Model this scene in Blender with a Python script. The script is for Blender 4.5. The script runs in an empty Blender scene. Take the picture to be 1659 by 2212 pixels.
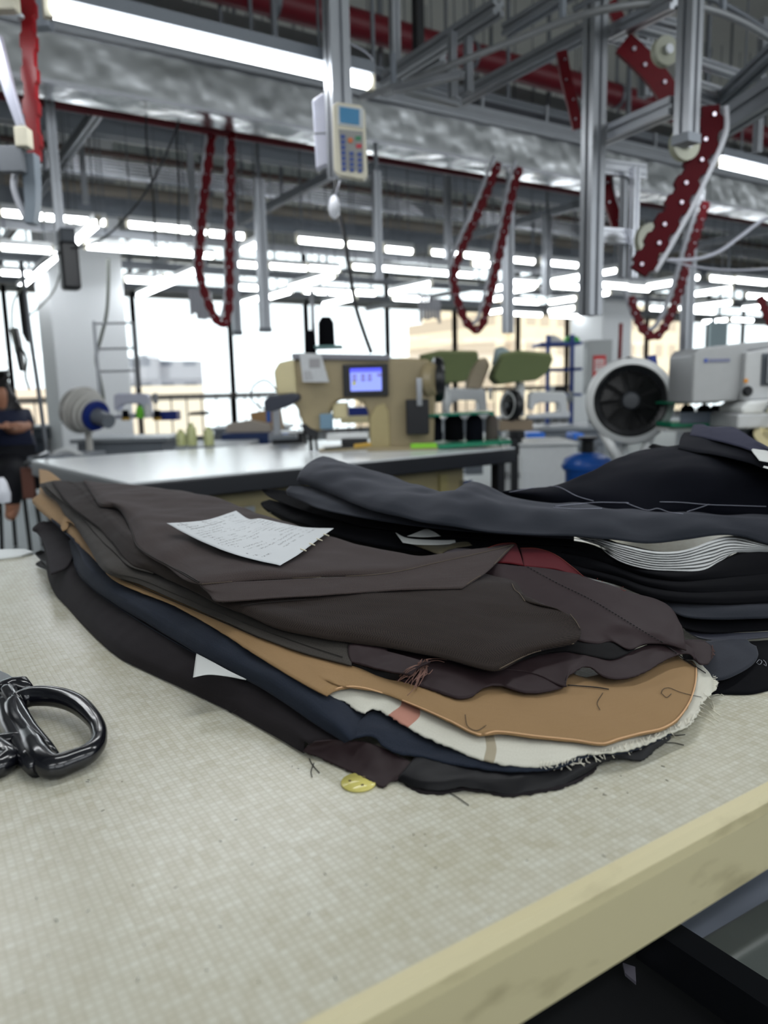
import bpy, bmesh, math, random
import numpy as np
from mathutils import Vector, Matrix, noise
from mathutils.bvhtree import BVHTree
random.seed(7)
S = bpy.context.scene
COL = S.collection

# ------------------------------------------------------------------ camera
FPX = 1640.0
CAMZ = 1.05
_th, _t, _ro = math.radians(57.3), math.radians(9.06), math.radians(1.4)
CP = np.array([0, 0, CAMZ])
_h = np.array([math.cos(_th), math.sin(_th), 0]); _r0 = np.array([math.sin(_th), -math.cos(_th), 0]); _z = np.array([0, 0, 1.0])
FW = _h*math.cos(_t)-_z*math.sin(_t); _U0 = _z*math.cos(_t)+_h*math.sin(_t)
RT = math.cos(_ro)*_r0-math.sin(_ro)*_U0; UP = math.sin(_ro)*_r0+math.cos(_ro)*_U0
cam = bpy.data.cameras.new('camera'); co = bpy.data.objects.new('camera', cam); COL.objects.link(co); S.camera = co
cam.sensor_fit = 'VERTICAL'; cam.sensor_height = 36.0; cam.lens = FPX/2212*36.0
m = Matrix.Identity(4)
for i in range(3):
    m[i][0] = RT[i]; m[i][1] = UP[i]; m[i][2] = -FW[i]; m[i][3] = CP[i]
co.matrix_world = m
cam.clip_start = 0.02; cam.clip_end = 500
cam.dof.use_dof = True; cam.dof.focus_distance = 0.80; cam.dof.aperture_fstop = 4.8

# ------------------------------------------------------------------ world and exposure
w = bpy.data.worlds.new('world'); S.world = w; w.use_nodes = True
bg = w.node_tree.nodes['Background']; bg.inputs[0].default_value = (0.90, 0.955, 1.0, 1); bg.inputs[1].default_value = 2.35
S.view_settings.view_transform = 'Standard'; S.view_settings.look = 'None'; S.view_settings.gamma = 1.0
S.view_settings.exposure = 0.0; S.view_settings.use_curve_mapping = False
try:
    S.cycles.use_denoising = True; S.cycles.max_bounces = 6; S.cycles.diffuse_bounces = 3; S.cycles.glossy_bounces = 3
    S.cycles.transparent_max_bounces = 12; S.cycles.sample_clamp_indirect = 4.0; S.cycles.caustics_reflective = False; S.cycles.caustics_refractive = False
except Exception: pass
TUBE_E = 15.0          # emission of every lit tube
LAMP_W = 6.5         # light given by the near tube fixtures, added unseen ones included

# ------------------------------------------------------------------ point helpers
def ray(px, py): return FW+RT*(px-829.5)/FPX-UP*(py-1106)/FPX
def atz(px, py, z):
    d = ray(px, py); return Vector(CP+d*(z-CAMZ)/d[2])
def aty(px, py, y):
    d = ray(px, py); return Vector(CP+d*y/d[1])
def atx(px, py, x):
    d = ray(px, py); return Vector(CP+d*x/d[0])
def atd(px, py, D): return Vector(CP+ray(px, py)*D)
TT = 0.75
def tb(px, py, cm): return atz(px, py, TT+cm/100.0)

# ------------------------------------------------------------------ materials
def lin(c): return tuple(((v/255)/12.92 if v/255 <= .04045 else (((v/255)+.055)/1.055)**2.4) for v in c)+(1,)
MC = {}
class NT:
    def __init__(s, name):
        s.m = bpy.data.materials.new(name); s.m.use_nodes = True; s.t = s.m.node_tree; s.b = s.t.nodes['Principled BSDF']
    def n(s, ty, **k):
        o = s.t.nodes.new(ty)
        for a, b in k.items(): setattr(o, a, b)
        return o
    def l(s, a, b): s.t.links.new(a, b)
    def math(s, op, a, b=None, c=None):
        o = s.n('ShaderNodeMath', operation=op)
        for i, v in enumerate((a, b, c)):
            if v is None: continue
            if isinstance(v, (int, float)): o.inputs[i].default_value = v
            else: s.l(v, o.inputs[i])
        return o.outputs[0]
    def mix(s, f, a, b):
        o = s.n('ShaderNodeMix', data_type='RGBA')
        for i, v in ((0, f), (6, a), (7, b)):
            if isinstance(v, (int, float)): o.inputs[i].default_value = v
            elif isinstance(v, tuple): o.inputs[i].default_value = v
            else: s.l(v, o.inputs[i])
        return o.outputs[2]
def M(name, c=(128, 128, 128), rough=.5, metal=0.0, var=.06, scale=30, bump=0.0, spec=.5):
    if name in MC: return MC[name]
    k = NT(name); b = k.b
    b.inputs['Roughness'].default_value = rough; b.inputs['Metallic'].default_value = metal
    b.inputs['Specular IOR Level'].default_value = spec
    tc = k.n('ShaderNodeTexCoord'); no = k.n('ShaderNodeTexNoise'); no.inputs['Scale'].default_value = scale; no.inputs['Detail'].default_value = 3
    k.l(tc.outputs['Object'], no.inputs['Vector'])
    L = lin(c); d = tuple(x*(1-var) for x in L[:3])+(1,); u = tuple(min(1, x*(1+var)) for x in L[:3])+(1,)
    k.l(k.mix(no.outputs[0], d, u), b.inputs['Base Color'])
    if bump:
        bp = k.n('ShaderNodeBump'); bp.inputs['Strength'].default_value = bump; bp.inputs['Distance'].default_value = .002
        k.l(no.outputs[0], bp.inputs['Height']); k.l(bp.outputs[0], b.inputs['Normal'])
    MC[name] = k.m; return k.m
def EM(name, c, s):
    if name in MC: return MC[name]
    k = NT(name); k.b.inputs['Base Color'].default_value = lin(c); k.b.inputs['Emission Color'].default_value = lin(c); k.b.inputs['Emission Strength'].default_value = s
    MC[name] = k.m; return k.m
def cloth_mat(name, c, c2=None, kind='plain', per=.0016, contrast=.3, rough=.85, sheen=.12, bump=.25, tint=(150, 150, 160), bands=(), spec=.15):
    """procedural cloth in UV metres: plain, twill or herringbone weave"""
    if name in MC: return MC[name]
    k = NT(name); b = k.b; b.inputs['Roughness'].default_value = rough; b.inputs['Specular IOR Level'].default_value = spec
    b.inputs['Sheen Weight'].default_value = sheen; b.inputs['Sheen Tint'].default_value = lin(tint); b.inputs['Sheen Roughness'].default_value = .5
    uv = k.n('ShaderNodeTexCoord').outputs['UV']; sp = k.n('ShaderNodeSeparateXYZ'); k.l(uv, sp.inputs[0]); u, v = sp.outputs[0], sp.outputs[1]
    tau = 2*math.pi
    if kind == 'herringbone':
        tri = k.math('PINGPONG', v, .0045); h = k.math('SINE', k.math('MULTIPLY', k.math('ADD', u, k.math('MULTIPLY', tri, 1.0)), tau/per))
    elif kind == 'twill': h = k.math('SINE', k.math('MULTIPLY', k.math('ADD', u, v), tau/per))
    else: h = k.math('MULTIPLY', k.math('SINE', k.math('MULTIPLY', u, tau/per)), k.math('SINE', k.math('MULTIPLY', v, tau/per)))
    h = k.math('MULTIPLY_ADD', h, .5, .5)
    no = k.n('ShaderNodeTexNoise'); no.inputs['Scale'].default_value = 900; no.inputs['Detail'].default_value = 2; k.l(uv, no.inputs['Vector'])
    st = k.n('ShaderNodeTexNoise'); st.inputs['Scale'].default_value = 60; st.inputs['Detail'].default_value = 3
    mp = k.n('ShaderNodeMapping'); mp.inputs['Scale'].default_value = (.6, 5, 1); k.l(uv, mp.inputs[0]); k.l(mp.outputs[0], st.inputs['Vector'])
    mr = k.n('ShaderNodeMapRange'); mr.inputs[1].default_value = .34; mr.inputs[2].default_value = .66; k.l(no.outputs[0], mr.inputs[0])
    f = k.math('ADD', k.math('MULTIPLY', h, contrast), k.math('MULTIPLY', k.math('ADD', mr.outputs[0], st.outputs[0]), .5*(1-contrast)))
    A = lin(c); B = lin(c2) if c2 else tuple(min(1, x*1.5) for x in A[:3])+(1,)
    col = k.mix(f, A, B)
    for (axis, lo, hi, bc) in bands:
        s_ = u if axis == 'u' else v
        g = k.math('MULTIPLY', k.math('GREATER_THAN', s_, lo), k.math('LESS_THAN', s_, hi)); col = k.mix(k.math('MULTIPLY', g, .8), col, lin(bc))
    k.l(col, b.inputs['Base Color'])
    if bump:
        bp = k.n('ShaderNodeBump'); bp.inputs['Strength'].default_value = bump; bp.inputs['Distance'].default_value = .0004
        k.l(k.math('ADD', h, no.outputs[0]), bp.inputs['Height']); k.l(bp.outputs[0], b.inputs['Normal'])
    MC[name] = k.m; return k.m

# ------------------------------------------------------------------ object helpers
def tag(o, label=None, cat=None, group=None, kind=None):
    if label: o['label'] = label
    if cat: o['category'] = cat
    if group: o['group'] = group
    if kind: o['kind'] = kind
    return o
def thing(name, label, cat, loc=(0, 0, 0), rotz=0, group=None):
    o = bpy.data.objects.new(name, None); COL.objects.link(o); o.location = loc; o.rotation_euler = (0, 0, rotz)
    o.empty_display_size = .05
    return tag(o, label, cat, group)
def wm(o):
    m = o.matrix_basis.copy() if hasattr(o, 'matrix_basis') else Matrix()
    m = Matrix.LocRotScale(o.location, o.rotation_euler, o.scale)
    return (wm(o.parent)@m) if o.parent else m
class MB:
    def __init__(s): s.bm = bmesh.new()
    def box(s, c, d, rot=None):
        m = Matrix.Translation(Vector(c))
        if rot is not None: m = m@(rot if isinstance(rot, Matrix) else Matrix.Rotation(rot, 4, 'Z'))
        m = m@Matrix.Diagonal((d[0], d[1], d[2], 1)); bmesh.ops.create_cube(s.bm, size=1, matrix=m); return s
    def b2(s, a, b):
        a, b = Vector(a), Vector(b); return s.box((a+b)/2, [abs(x) for x in (b-a)])
    def sect(s, p0, p1, pts, up=(0, 0, 1)):
        p0, p1 = Vector(p0), Vector(p1); d = (p1-p0).normalized(); u = Vector(up)
        if abs(d.dot(u)) > .98: u = Vector((0, 1, 0))
        x = d.cross(u).normalized(); y = x.cross(d).normalized()
        r = [[s.bm.verts.new(p+x*a+y*b) for a, b in pts] for p in (p0, p1)]; n = len(pts)
        for i in range(n):
            j = (i+1) % n; s.bm.faces.new((r[0][i], r[0][j], r[1][j], r[1][i]))
        s.bm.faces.new(r[0][::-1]); s.bm.faces.new(r[1]); return s
    def bar(s, p0, p1, w, h=None, up=(0, 0, 1)):
        h = h or w; return s.sect(p0, p1, [(-w/2, -h/2), (w/2, -h/2), (w/2, h/2), (-w/2, h/2)], up)
    def profile(s, p0, p1, w, h=None, up=(0, 0, 1)):
        """slotted aluminium extrusion"""
        h = h or w; q = .22; g = .12; pts = []
        base = [(-.5, -.5), (-g, -.5), (-g, -.5+q), (g, -.5+q), (g, -.5), (.5, -.5), (.5, -g), (.5-q, -g), (.5-q, g), (.5, g), (.5, .5), (g, .5), (g, .5-q), (-g, .5-q), (-g, .5), (-.5, .5), (-.5, g), (-.5+q, g), (-.5+q, -g), (-.5, -g)]
        return s.sect(p0, p1, [(a*w, b*h) for a, b in base], up)
    def tube(s, pts, r, seg=8, cap=True, closed=False, flat=1.0):
        pts = [Vector(p) for p in pts]; n = len(pts); rr = r if isinstance(r, (list, tuple)) else [r]*n; rings = []; prev = None
        for i in range(n):
            a = pts[(i-1) % n] if (closed or i) else pts[i]; b = pts[(i+1) % n] if (closed or i < n-1) else pts[i]
            d = (b-a).normalized() if (b-a).length > 1e-9 else Vector((0, 0, 1))
            if prev is None:
                u = Vector((0, 0, 1)) if abs(d.z) < .95 else Vector((1, 0, 0)); x = d.cross(u).normalized()
            else:
                x = (prev-d*prev.dot(d)).normalized()
            prev = x; y = x.cross(d).normalized()
            rings.append([s.bm.verts.new(pts[i]+(x*math.cos(t)+y*math.sin(t)*flat)*rr[i]) for t in [2*math.pi*k/seg for k in range(seg)]])
        for i in range(n if closed else n-1):
            A, B = rings[i], rings[(i+1) % n]
            for k in range(seg): s.bm.faces.new((A[k], A[(k+1) % seg], B[(k+1) % seg], B[k]))
        if cap and not closed: s.bm.faces.new(rings[0][::-1]); s.bm.faces.new(rings[-1])
        return s
    def lathe(s, prof, c, axis=(0, 0, 1), seg=24, cap=True):
        c = Vector(c); ax = Vector(axis).normalized(); u = Vector((0, 0, 1)) if abs(ax.z) < .95 else Vector((1, 0, 0))
        x = ax.cross(u).normalized(); y = x.cross(ax).normalized()
        R = [[s.bm.verts.new(c+ax*h+(x*math.cos(2*math.pi*k/seg)+y*math.sin(2*math.pi*k/seg))*r) for k in range(seg)] for r, h in prof]
        for A, B in zip(R, R[1:]):
            for k in range(seg): s.bm.faces.new((A[k], A[(k+1) % seg], B[(k+1) % seg], B[k]))
        if cap: s.bm.faces.new(R[0][::-1]); s.bm.faces.new(R[-1])
        return s
    def prism(s, pts, ext):
        pts = [Vector(p) for p in pts]; e = Vector(ext); a = [s.bm.verts.new(p) for p in pts]; b = [s.bm.verts.new(p+e) for p in pts]; n = len(pts)
        for i in range(n): j = (i+1) % n; s.bm.faces.new((a[i], a[j], b[j], b[i]))
        s.bm.faces.new(a[::-1]); s.bm.faces.new(b); return s
    def build(s, name, mat, parent=None, smooth=False, bevel=0, local=False, subsurf=0):
        bm = s.bm; bmesh.ops.recalc_face_normals(bm, faces=bm.faces)
        if parent is not None and not local: bm.transform(wm(parent).inverted())
        me = bpy.data.meshes.new(name); bm.to_mesh(me); bm.free(); o = bpy.data.objects.new(name, me); COL.objects.link(o)
        me.materials.append(mat)
        if parent is not None: o.parent = parent
        if smooth:
            for p in me.polygons: p.use_smooth = True
            if smooth == 'auto':
                md = o.modifiers.new('es', 'EDGE_SPLIT'); md.split_angle = math.radians(40)
        if bevel:
            md = o.modifiers.new('bv', 'BEVEL'); md.width = bevel; md.segments = 3; md.limit_method = 'ANGLE'; md.angle_limit = math.radians(35)
            for p in me.polygons: p.use_smooth = True
            md = o.modifiers.new('wn', 'WEIGHTED_NORMAL'); md.keep_sharp = True
        if subsurf:
            md = o.modifiers.new('ss', 'SUBSURF'); md.levels = subsurf; md.render_levels = subsurf
        return o
def crv(pts, n, closed=False):
    """smooth resample of a polyline to n points, evenly along its length"""
    P = np.array([list(p) for p in pts], float)
    if len(P) < 2: return P
    d = np.r_[0, np.cumsum(np.maximum(np.linalg.norm(np.diff(P, axis=0), axis=1), 1e-6))]
    T = np.zeros_like(P)
    T[1:-1] = (P[2:]-P[:-2])/(d[2:]-d[:-2])[:, None]; T[0] = (P[1]-P[0])/(d[1]-d[0]); T[-1] = (P[-1]-P[-2])/(d[-1]-d[-2])
    s = np.linspace(0, d[-1], n); k = np.clip(np.searchsorted(d, s, 'right')-1, 0, len(d)-2); L = (d[k+1]-d[k]); t = ((s-d[k])/L)[:, None]; L = L[:, None]
    return ((2*t**3-3*t**2+1)*P[k]+(t**3-2*t**2+t)*L*T[k]+(-2*t**3+3*t**2)*P[k+1]+(t**3-t**2)*L*T[k+1])

# ------------------------------------------------------------------ cloth lofts
SURF = []
def cloth(name, rails, mat, parent=None, nu=110, nv=26, thick=.0013, amp=.0012, freq=14, skirt=None, seed=0, fray=0, tri=False):
    """rails: lists of (px, py, height above table in cm), from the front edge to the back edge, joined into one draped sheet"""
    R = np.array([crv([tb(*p) for p in r], nu) for r in rails])
    G = np.array([crv(R[:, i], nv) for i in range(nu)])          # nu x nv x 3
    seedv = Vector((seed*3.1, seed*1.7, 0))
    vv = []
    for i in range(nu):
        for j in range(nv):
            p = Vector(G[i, j]); e = min(1.0, i/6, (nu-1-i)/6, j/3, (nv-1-j)/3)
            n1 = noise.noise((p+seedv)*freq)+.5*noise.noise((p+seedv)*freq*2.7)
            p = p+Vector((0, 0, n1*amp*(.35+.65*e)))
            vv.append(p)
    if fray:
        for i in range(nu):
            k = i*nv; vv[k] = vv[k]+Vector((random.uniform(-1, 1), random.uniform(-1, 1), 0))*fray
    for p in vv: p.z = max(p.z, TT+.0012)
    ff = []
    for i in range(nu-1):
        for j in range(nv-1):
            ff.append((i*nv+j, (i+1)*nv+j, (i+1)*nv+j+1, i*nv+j+1))
    # make the outside face the viewer
    a, b, c = [vv[q] for q in ff[len(ff)//2][:3]]
    me = bpy.data.meshes.new(name)
    acc = 0
    for q in ff[::37]:
        n = (vv[q[1]]-vv[q[0]]).cross(vv[q[3]]-vv[q[0]]); acc += n.dot(Vector(CP)-vv[q[0]])
    if acc < 0: ff = [tuple(reversed(q)) for q in ff]
    off = wm(parent).inverted() if parent is not None else Matrix()
    me.from_pydata([off@p for p in vv], [], ff)
    uvl = me.uv_layers.new(name='UVMap')
    lu = np.linalg.norm(np.diff(G[:, nv//2], axis=0), axis=1).cumsum(); lu = np.r_[0, lu]
    lv = np.linalg.norm(np.diff(G[nu//2], axis=0), axis=1).cumsum(); lv = np.r_[0, lv]
    for lp in me.loops:
        i, j = divmod(lp.vertex_index, nv); uvl.data[lp.index].uv = (lu[i], lv[j])
    for p in me.polygons: p.use_smooth = True
    me.materials.append(mat)
    o = bpy.data.objects.new(name, me); COL.objects.link(o)
    if parent is not None: o.parent = parent
    md = o.modifiers.new('th', 'SOLIDIFY'); md.thickness = thick; md.offset = -1
    SURF.append(BVHTree.FromPolygons([tuple(v) for v in vv], ff))
    return o
def drop(px, py, lift=.0006):
    """the nearest cloth (or the table top) under this line of sight"""
    d = Vector(ray(px, py)).normalized(); best = None
    for t in SURF:
        h = t.ray_cast(Vector(CP), d)
        if h[0] is not None and (best is None or h[3] < best[1]): best = (h[0], h[3])
    p = best[0] if best else atz(px, py, TT)
    return p-d*lift+Vector((0, 0, lift))
def threads(name, lines, r, mat, parent, n=14, lift=.0006, seg=5):
    if parent.type == 'EMPTY' and parent.children:
        pc_ = [q_ for q_ in parent.children if q_.name.split('.')[0] == 'panel'] or list(parent.children); parent = pc_[-1]
    b = MB(); one = name in ('loose_thread', 'seam', 'raw_edge')
    for ln in lines:
        P = [drop(x, y, lift) for x, y, *_ in crv([(a, c, 0) for a, c in ln], n)]
        b.tube(P, r, seg)
        if one: b.build(name, mat, parent, smooth=True); b = MB()
    if not one:
        o = b.build(name, mat, parent, smooth=True); o['kind'] = 'stuff'; return o

# ------------------------------------------------------------------ shared materials
def table_mat():
    k = NT('woven_laminate'); b = k.b; b.inputs['Roughness'].default_value = .26; b.inputs['Specular IOR Level'].default_value = .6
    tc = k.n('ShaderNodeTexCoord'); sp = k.n('ShaderNodeSeparateXYZ'); k.l(tc.outputs['Object'], sp.inputs[0])
    x = k.math('MULTIPLY', sp.outputs[0], 1/.0054); y = k.math('MULTIPLY', sp.outputs[1], 1/.0054)
    fx = k.math('FLOOR', x); fy = k.math('FLOOR', y)
    def wn(a, bb=None):
        c = k.n('ShaderNodeCombineXYZ'); k.l(a, c.inputs[0])
        if bb is not None: k.l(bb, c.inputs[1])
        o = k.n('ShaderNodeTexWhiteNoise', noise_dimensions='2D'); k.l(c.outputs[0], o.inputs[0]); return o.outputs[0]
    fx3 = k.math('FLOOR', k.math('MULTIPLY', x, .33)); fy3 = k.math('FLOOR', k.math('MULTIPLY', y, .33))
    cell = k.math('ADD', k.math('MULTIPLY', wn(fx, fy), .38), k.math('MULTIPLY', k.math('ADD', wn(fx, fy3), wn(fx3, fy)), .31))
    gx = k.math('PINGPONG', x, .5); gy = k.math('PINGPONG', y, .5)
    line = k.math('MINIMUM', gx, gy); line = k.math('SUBTRACT', 1, k.math('SMOOTH_MIN', k.math('MULTIPLY', line, 4), 1, .3))
    big = k.n('ShaderNodeTexNoise'); big.inputs['Scale'].default_value = 5; big.inputs['Detail'].default_value = 4; k.l(tc.outputs['Object'], big.inputs['Vector'])
    c1 = k.mix(cell, lin((188, 183, 163)), lin((212, 212, 199)))
    c2 = k.mix(k.math('MULTIPLY', line, .33), c1, lin((158, 151, 124)))
    st = k.n('ShaderNodeMapRange'); st.inputs[1].default_value = .58; st.inputs[2].default_value = .8; k.l(big.outputs[0], st.inputs[0])
    c3 = k.mix(k.math('MULTIPLY', st.outputs[0], .35), c2, lin((168, 160, 122)))
    k.l(c3, b.inputs['Base Color'])
    fn = k.n('ShaderNodeTexNoise'); fn.inputs['Scale'].default_value = 700; k.l(tc.outputs['Object'], fn.inputs['Vector'])
    bp = k.n('ShaderNodeBump'); bp.inputs['Strength'].default_value = .12; bp.inputs['Distance'].default_value = .0004
    k.l(k.math('SUBTRACT', fn.outputs[0], line), bp.inputs['Height']); k.l(bp.outputs[0], b.inputs['Normal'])
    return k.m
def stained_edge():
    k = NT('cream_edge_band'); b = k.b; b.inputs['Roughness'].default_value = .38
    tc = k.n('ShaderNodeTexCoord'); mp = k.n('ShaderNodeMapping'); mp.inputs['Scale'].default_value = (9, 9, 26); k.l(tc.outputs['Object'], mp.inputs[0])
    no = k.n('ShaderNodeTexNoise'); no.inputs['Scale'].default_value = 1.6; no.inputs['Detail'].default_value = 5; k.l(mp.outputs[0], no.inputs['Vector'])
    mr = k.n('ShaderNodeMapRange'); mr.inputs[1].default_value = .56; mr.inputs[2].default_value = .74; k.l(no.outputs[0], mr.inputs[0])
    k.l(k.mix(k.math('MULTIPLY', mr.outputs[0], .55), lin((200, 190, 150)), lin((122, 110, 76))), b.inputs['Base Color']); return k.m
def glass_mat():
    k = NT('window_glass'); t = k.t; out = t.nodes['Material Output']
    tr = k.n('ShaderNodeBsdfTransparent'); tr.inputs[0].default_value = (.96, .985, .98, 1); gl = k.n('ShaderNodeBsdfGlossy'); gl.inputs['Roughness'].default_value = .03
    mx = k.n('ShaderNodeMixShader'); mx.inputs[0].default_value = .05; k.l(tr.outputs[0], mx.inputs[1]); k.l(gl.outputs[0], mx.inputs[2]); k.l(mx.outputs[0], out.inputs[0]); return k.m
def foil_mat():
    k = NT('wrinkled_foil'); b = k.b; b.inputs['Metallic'].default_value = 1; b.inputs['Roughness'].default_value = .24; b.inputs['Base Color'].default_value = lin((200, 202, 204))
    tc = k.n('ShaderNodeTexCoord'); no = k.n('ShaderNodeTexNoise'); no.inputs['Scale'].default_value = 3.6; no.inputs['Detail'].default_value = 2; k.l(tc.outputs['Object'], no.inputs['Vector'])
    bp = k.n('ShaderNodeBump'); bp.inputs['Strength'].default_value = .85; bp.inputs['Distance'].default_value = .03; k.l(no.outputs[0], bp.inputs['Height']); k.l(bp.outputs[0], b.inputs['Normal']); return k.m
def facade_mat(name, wall, win, sx, sz):
    k = NT(name); b = k.b; b.inputs['Roughness'].default_value = .8
    tc = k.n('ShaderNodeTexCoord'); sp = k.n('ShaderNodeSeparateXYZ'); k.l(tc.outputs['Object'], sp.inputs[0])
    ax = k.math('FRACT', k.math('MULTIPLY', sp.outputs[0], 1/sx)); az = k.math('FRACT', k.math('MULTIPLY', sp.outputs[2], 1/sz))
    g = k.math('MULTIPLY', k.math('LESS_THAN', k.math('ABSOLUTE', k.math('SUBTRACT', ax, .5)), .28), k.math('LESS_THAN', k.math('ABSOLUTE', k.math('SUBTRACT', az, .5)), .25))
    k.l(k.mix(g, lin(wall), lin(win)), b.inputs['Base Color']); return k.m
LAM = table_mat(); EDGE = stained_edge(); GLASS = glass_mat(); FOIL = foil_mat()
ALU = M('aluminium_profile', (168, 171, 176), .38, .75, .08, 12); ALUD = M('grey_steel', (118, 122, 128), .5, .45, .08, 9)
WHITE = M('white_enamel', (226, 228, 228), .4); WALLW = M('white_plaster', (196, 199, 200), .8, var=.03, scale=3); CEIL = M('ceiling_paint', (214, 215, 210), .85, var=.05, scale=.7)
GREY = M('grey_paint', (128, 134, 142), .5); DGREY = M('dark_grey_paint', (70, 76, 84), .5); BLACK = M('black_plastic', (20, 21, 25), .35); BLKM = M('black_rubber', (14, 15, 18), .65)
RED = M('red_guard_plastic', (104, 6, 20), .45, var=.15, scale=25, spec=.2); REDP = M('red_pipe_paint', (104, 10, 26), .45); RDOT = M('guard_bolt_steel', (190, 180, 190), .3, .7)
CREAM = M('cream_machine_enamel', (154, 140, 108), .35); BEIGE = M('beige_cabinet_enamel', (142, 131, 96), .45); IVORY = M('ivory_plastic', (222, 216, 196), .4)
BLUE = M('blue_plastic', (22, 84, 170), .35); NAVYP = M('navy_plastic', (24, 48, 130), .4); GREENP = M('green_tray', (20, 130, 96), .35); OLIVE = M('olive_pad_cloth', (118, 130, 88), .9, bump=.3)
PAPER = M('white_paper', (226, 228, 226), .7, var=.02); SKIN = M('skin', (196, 140, 112), .55); STEEL = M('bright_steel', (200, 202, 206), .22, .95); CABLE = M('grey_cable', (120, 124, 116), .6)
TUBE = EM('tube_light_glow', (246, 251, 255), TUBE_E); TUBEN = EM('near_tube_light_glow', (248, 252, 255), 9.0)

# ------------------------------------------------------------------ the room
def struct(name, b, mat, parent=None, **k):
    o = b.build(name, mat, parent, **k)
    if parent is None: o['kind'] = 'structure'
    return o
XL, XR, YB, YF = -7.0, 46.0, -5.0, 15.8
struct('floor', MB().b2((XL, YB, -.1), (XR, YF+.3, 0)), M('grey_epoxy_floor', (96, 104, 108), .42, var=.12, scale=.8))
struct('ceiling', MB().b2((XL, YB, 4.9), (XR, YF+.3, 5.1)), CEIL)
struct('wall_back', MB().b2((XL, YF, 4.35), (XR, YF+.3, 4.9)).b2((XL, YF, 0), (XR, YF+.3, .12)), WALLW)
wf = MB().b2((XL, YB-.2, 0), (XR, YB, 1.9)).b2((XL, YB-.2, 4.45), (XR, YB, 4.9))  # unseen wall added to cut fill light; high openings let sky light in
for i in range(12): wf.b2((XL+i*4.5, YB-.2, 1.9), (XL+i*4.5+.5, YB, 4.45))
struct('wall_front', wf, WALLW)
struct('wall_right', MB().b2((XR, YB, 0), (XR+.2, YF+.3, 4.9)), WALLW)
struct('wall_left', MB().b2((XL-.2, YB, 0), (XL, YF+.3, 4.9)), WALLW)
# main ceiling beams
for y in (2.2, 9.6, 13.2):
    o = struct('trim_%d' % int(y), MB().b2((XL, y-.2, 4.35), (XR, y+.2, 4.9)), CEIL)
# windows: mullions where the bays meet
mull = [-4.4, -2.0, .35] + [aty(px, 840, YF)[0] for px in (28, 128, 300, 505, 668, 841, 985, 1120, 1225, 1290, 1395, 1485, 1525, 1600, 1680)] + [31, 34, 37, 40, 43, 46]
for i in range(len(mull)-1):
    a, b_ = mull[i], mull[i+1]
    f = MB()
    for x, wd in ((a, .08), (b_, .08)): f.b2((x-wd/2, YF-.03, .12), (x+wd/2, YF+.09, 4.35))
    for z, hh in ((.16, .08), (1.0, .06), (3.12, .20), (3.80, .12), (4.31, .08)): f.b2((a, YF-.03, z-hh/2), (b_, YF+.09, z+hh/2))
    wdw = f.build('window_%d' % (i+1), M('grey_window_frame', (168, 172, 176), .45, .1)); wdw['kind'] = 'structure'
    MB().b2((a+.03, YF+.02, .18), (b_-.03, YF+.03, 4.3)).build('pane', GLASS, wdw)
# safety rail inside the windows
r = MB(); r.bar((XL, YF-.35, 1.06), (XR, YF-.35, 1.06), .06, .05)
r.bar((XL, YF-.35, .2), (XR, YF-.35, .2), .04)
x = XL
while x < XR: r.bar((x, YF-.35, 0), (x, YF-.35, 1.05), .025); x += .32
rail = thing('safety_railing', 'long dark railing running in front of the far windows', 'railing', (5, YF-.35, 0)); r.build('rail_and_balusters', M('rail_bronze', (104, 96, 92), .5, .3), rail)
# columns
def column(px0, px1, D, name, z1=4.9):
    a = atd(px0, 800, D); 
    wd = .78
    b = MB().box((a.x+wd/2, a.y+wd/2, z1/2), (wd, wd, z1)); return struct(name, b, M('column_paint', (226, 228, 229), .7, var=.03, scale=2), bevel=.02)
column(120, 290, 8.1, 'trim_20'); column(1300, 1370, 13.5, 'trim_21')
# view outside
B = thing('apartment_building', 'grey slab building seen through the window left of the red chain', 'building', (14, 70, -6))
def yp(px, py, y): return aty(px, py, y)
def block(parent, nm, x0, x1, ytop, y, dep, mat, zb=-8):
    a = yp(x0, ytop, y); c = yp(x1, ytop, y); return MB().b2((a.x, y, zb), (c.x, y+dep, a.z)).build(nm, mat, parent)
fg = facade_mat('grey_facade', (150, 150, 158), (96, 100, 112), 2.2, 3.0)
block(B, 'main_block', 312, 436, 779, 70, 14, fg); block(B, 'stair_tower', 312, 345, 765, 69.5, 12, fg); block(B, 'podium', 300, 440, 834, 68.5, 16, M('podium_render', (240, 226, 206), .8))
B = thing('apartment_building', 'sand coloured tower block beyond the windows behind the fan', 'building', (60, 60, -6))
ft = facade_mat('sand_facade', (244, 224, 194), (206, 186, 164), 2.6, 3.2)
block(B, 'main_block', 1070, 1330, 676, 62, 16, ft, -10); block(B, 'stair_tower', 1105, 1160, 640, 61.4, 16, ft, -10); block(B, 'side_wing', 1330, 1500, 655, 63, 16, ft, -10)
B = thing('apartment_building', 'pale peach house outside the window at the far left edge', 'building', (5, 60, -6))
block(B, 'main_block', 30, 128, 840, 60, 12, M('peach_render', (244, 222, 200), .8))
B = thing('apartment_building', 'low cream building with a stepped roof seen beside the chain above the machine', 'building', (40, 75, -6))
block(B, 'main_block', 870, 1010, 790, 92, 14, facade_mat('cream_facade', (236, 214, 178), (196, 176, 150), 3, 3)); block(B, 'roof_block', 890, 950, 770, 93, 10, M('roof_block_render', (220, 200, 170), .8))
struct('floor_outside', MB().b2((-60, YF+.4, -8.2), (220, 160, -8)), M('paved_yard', (196, 180, 158), .8, scale=.2))

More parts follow.
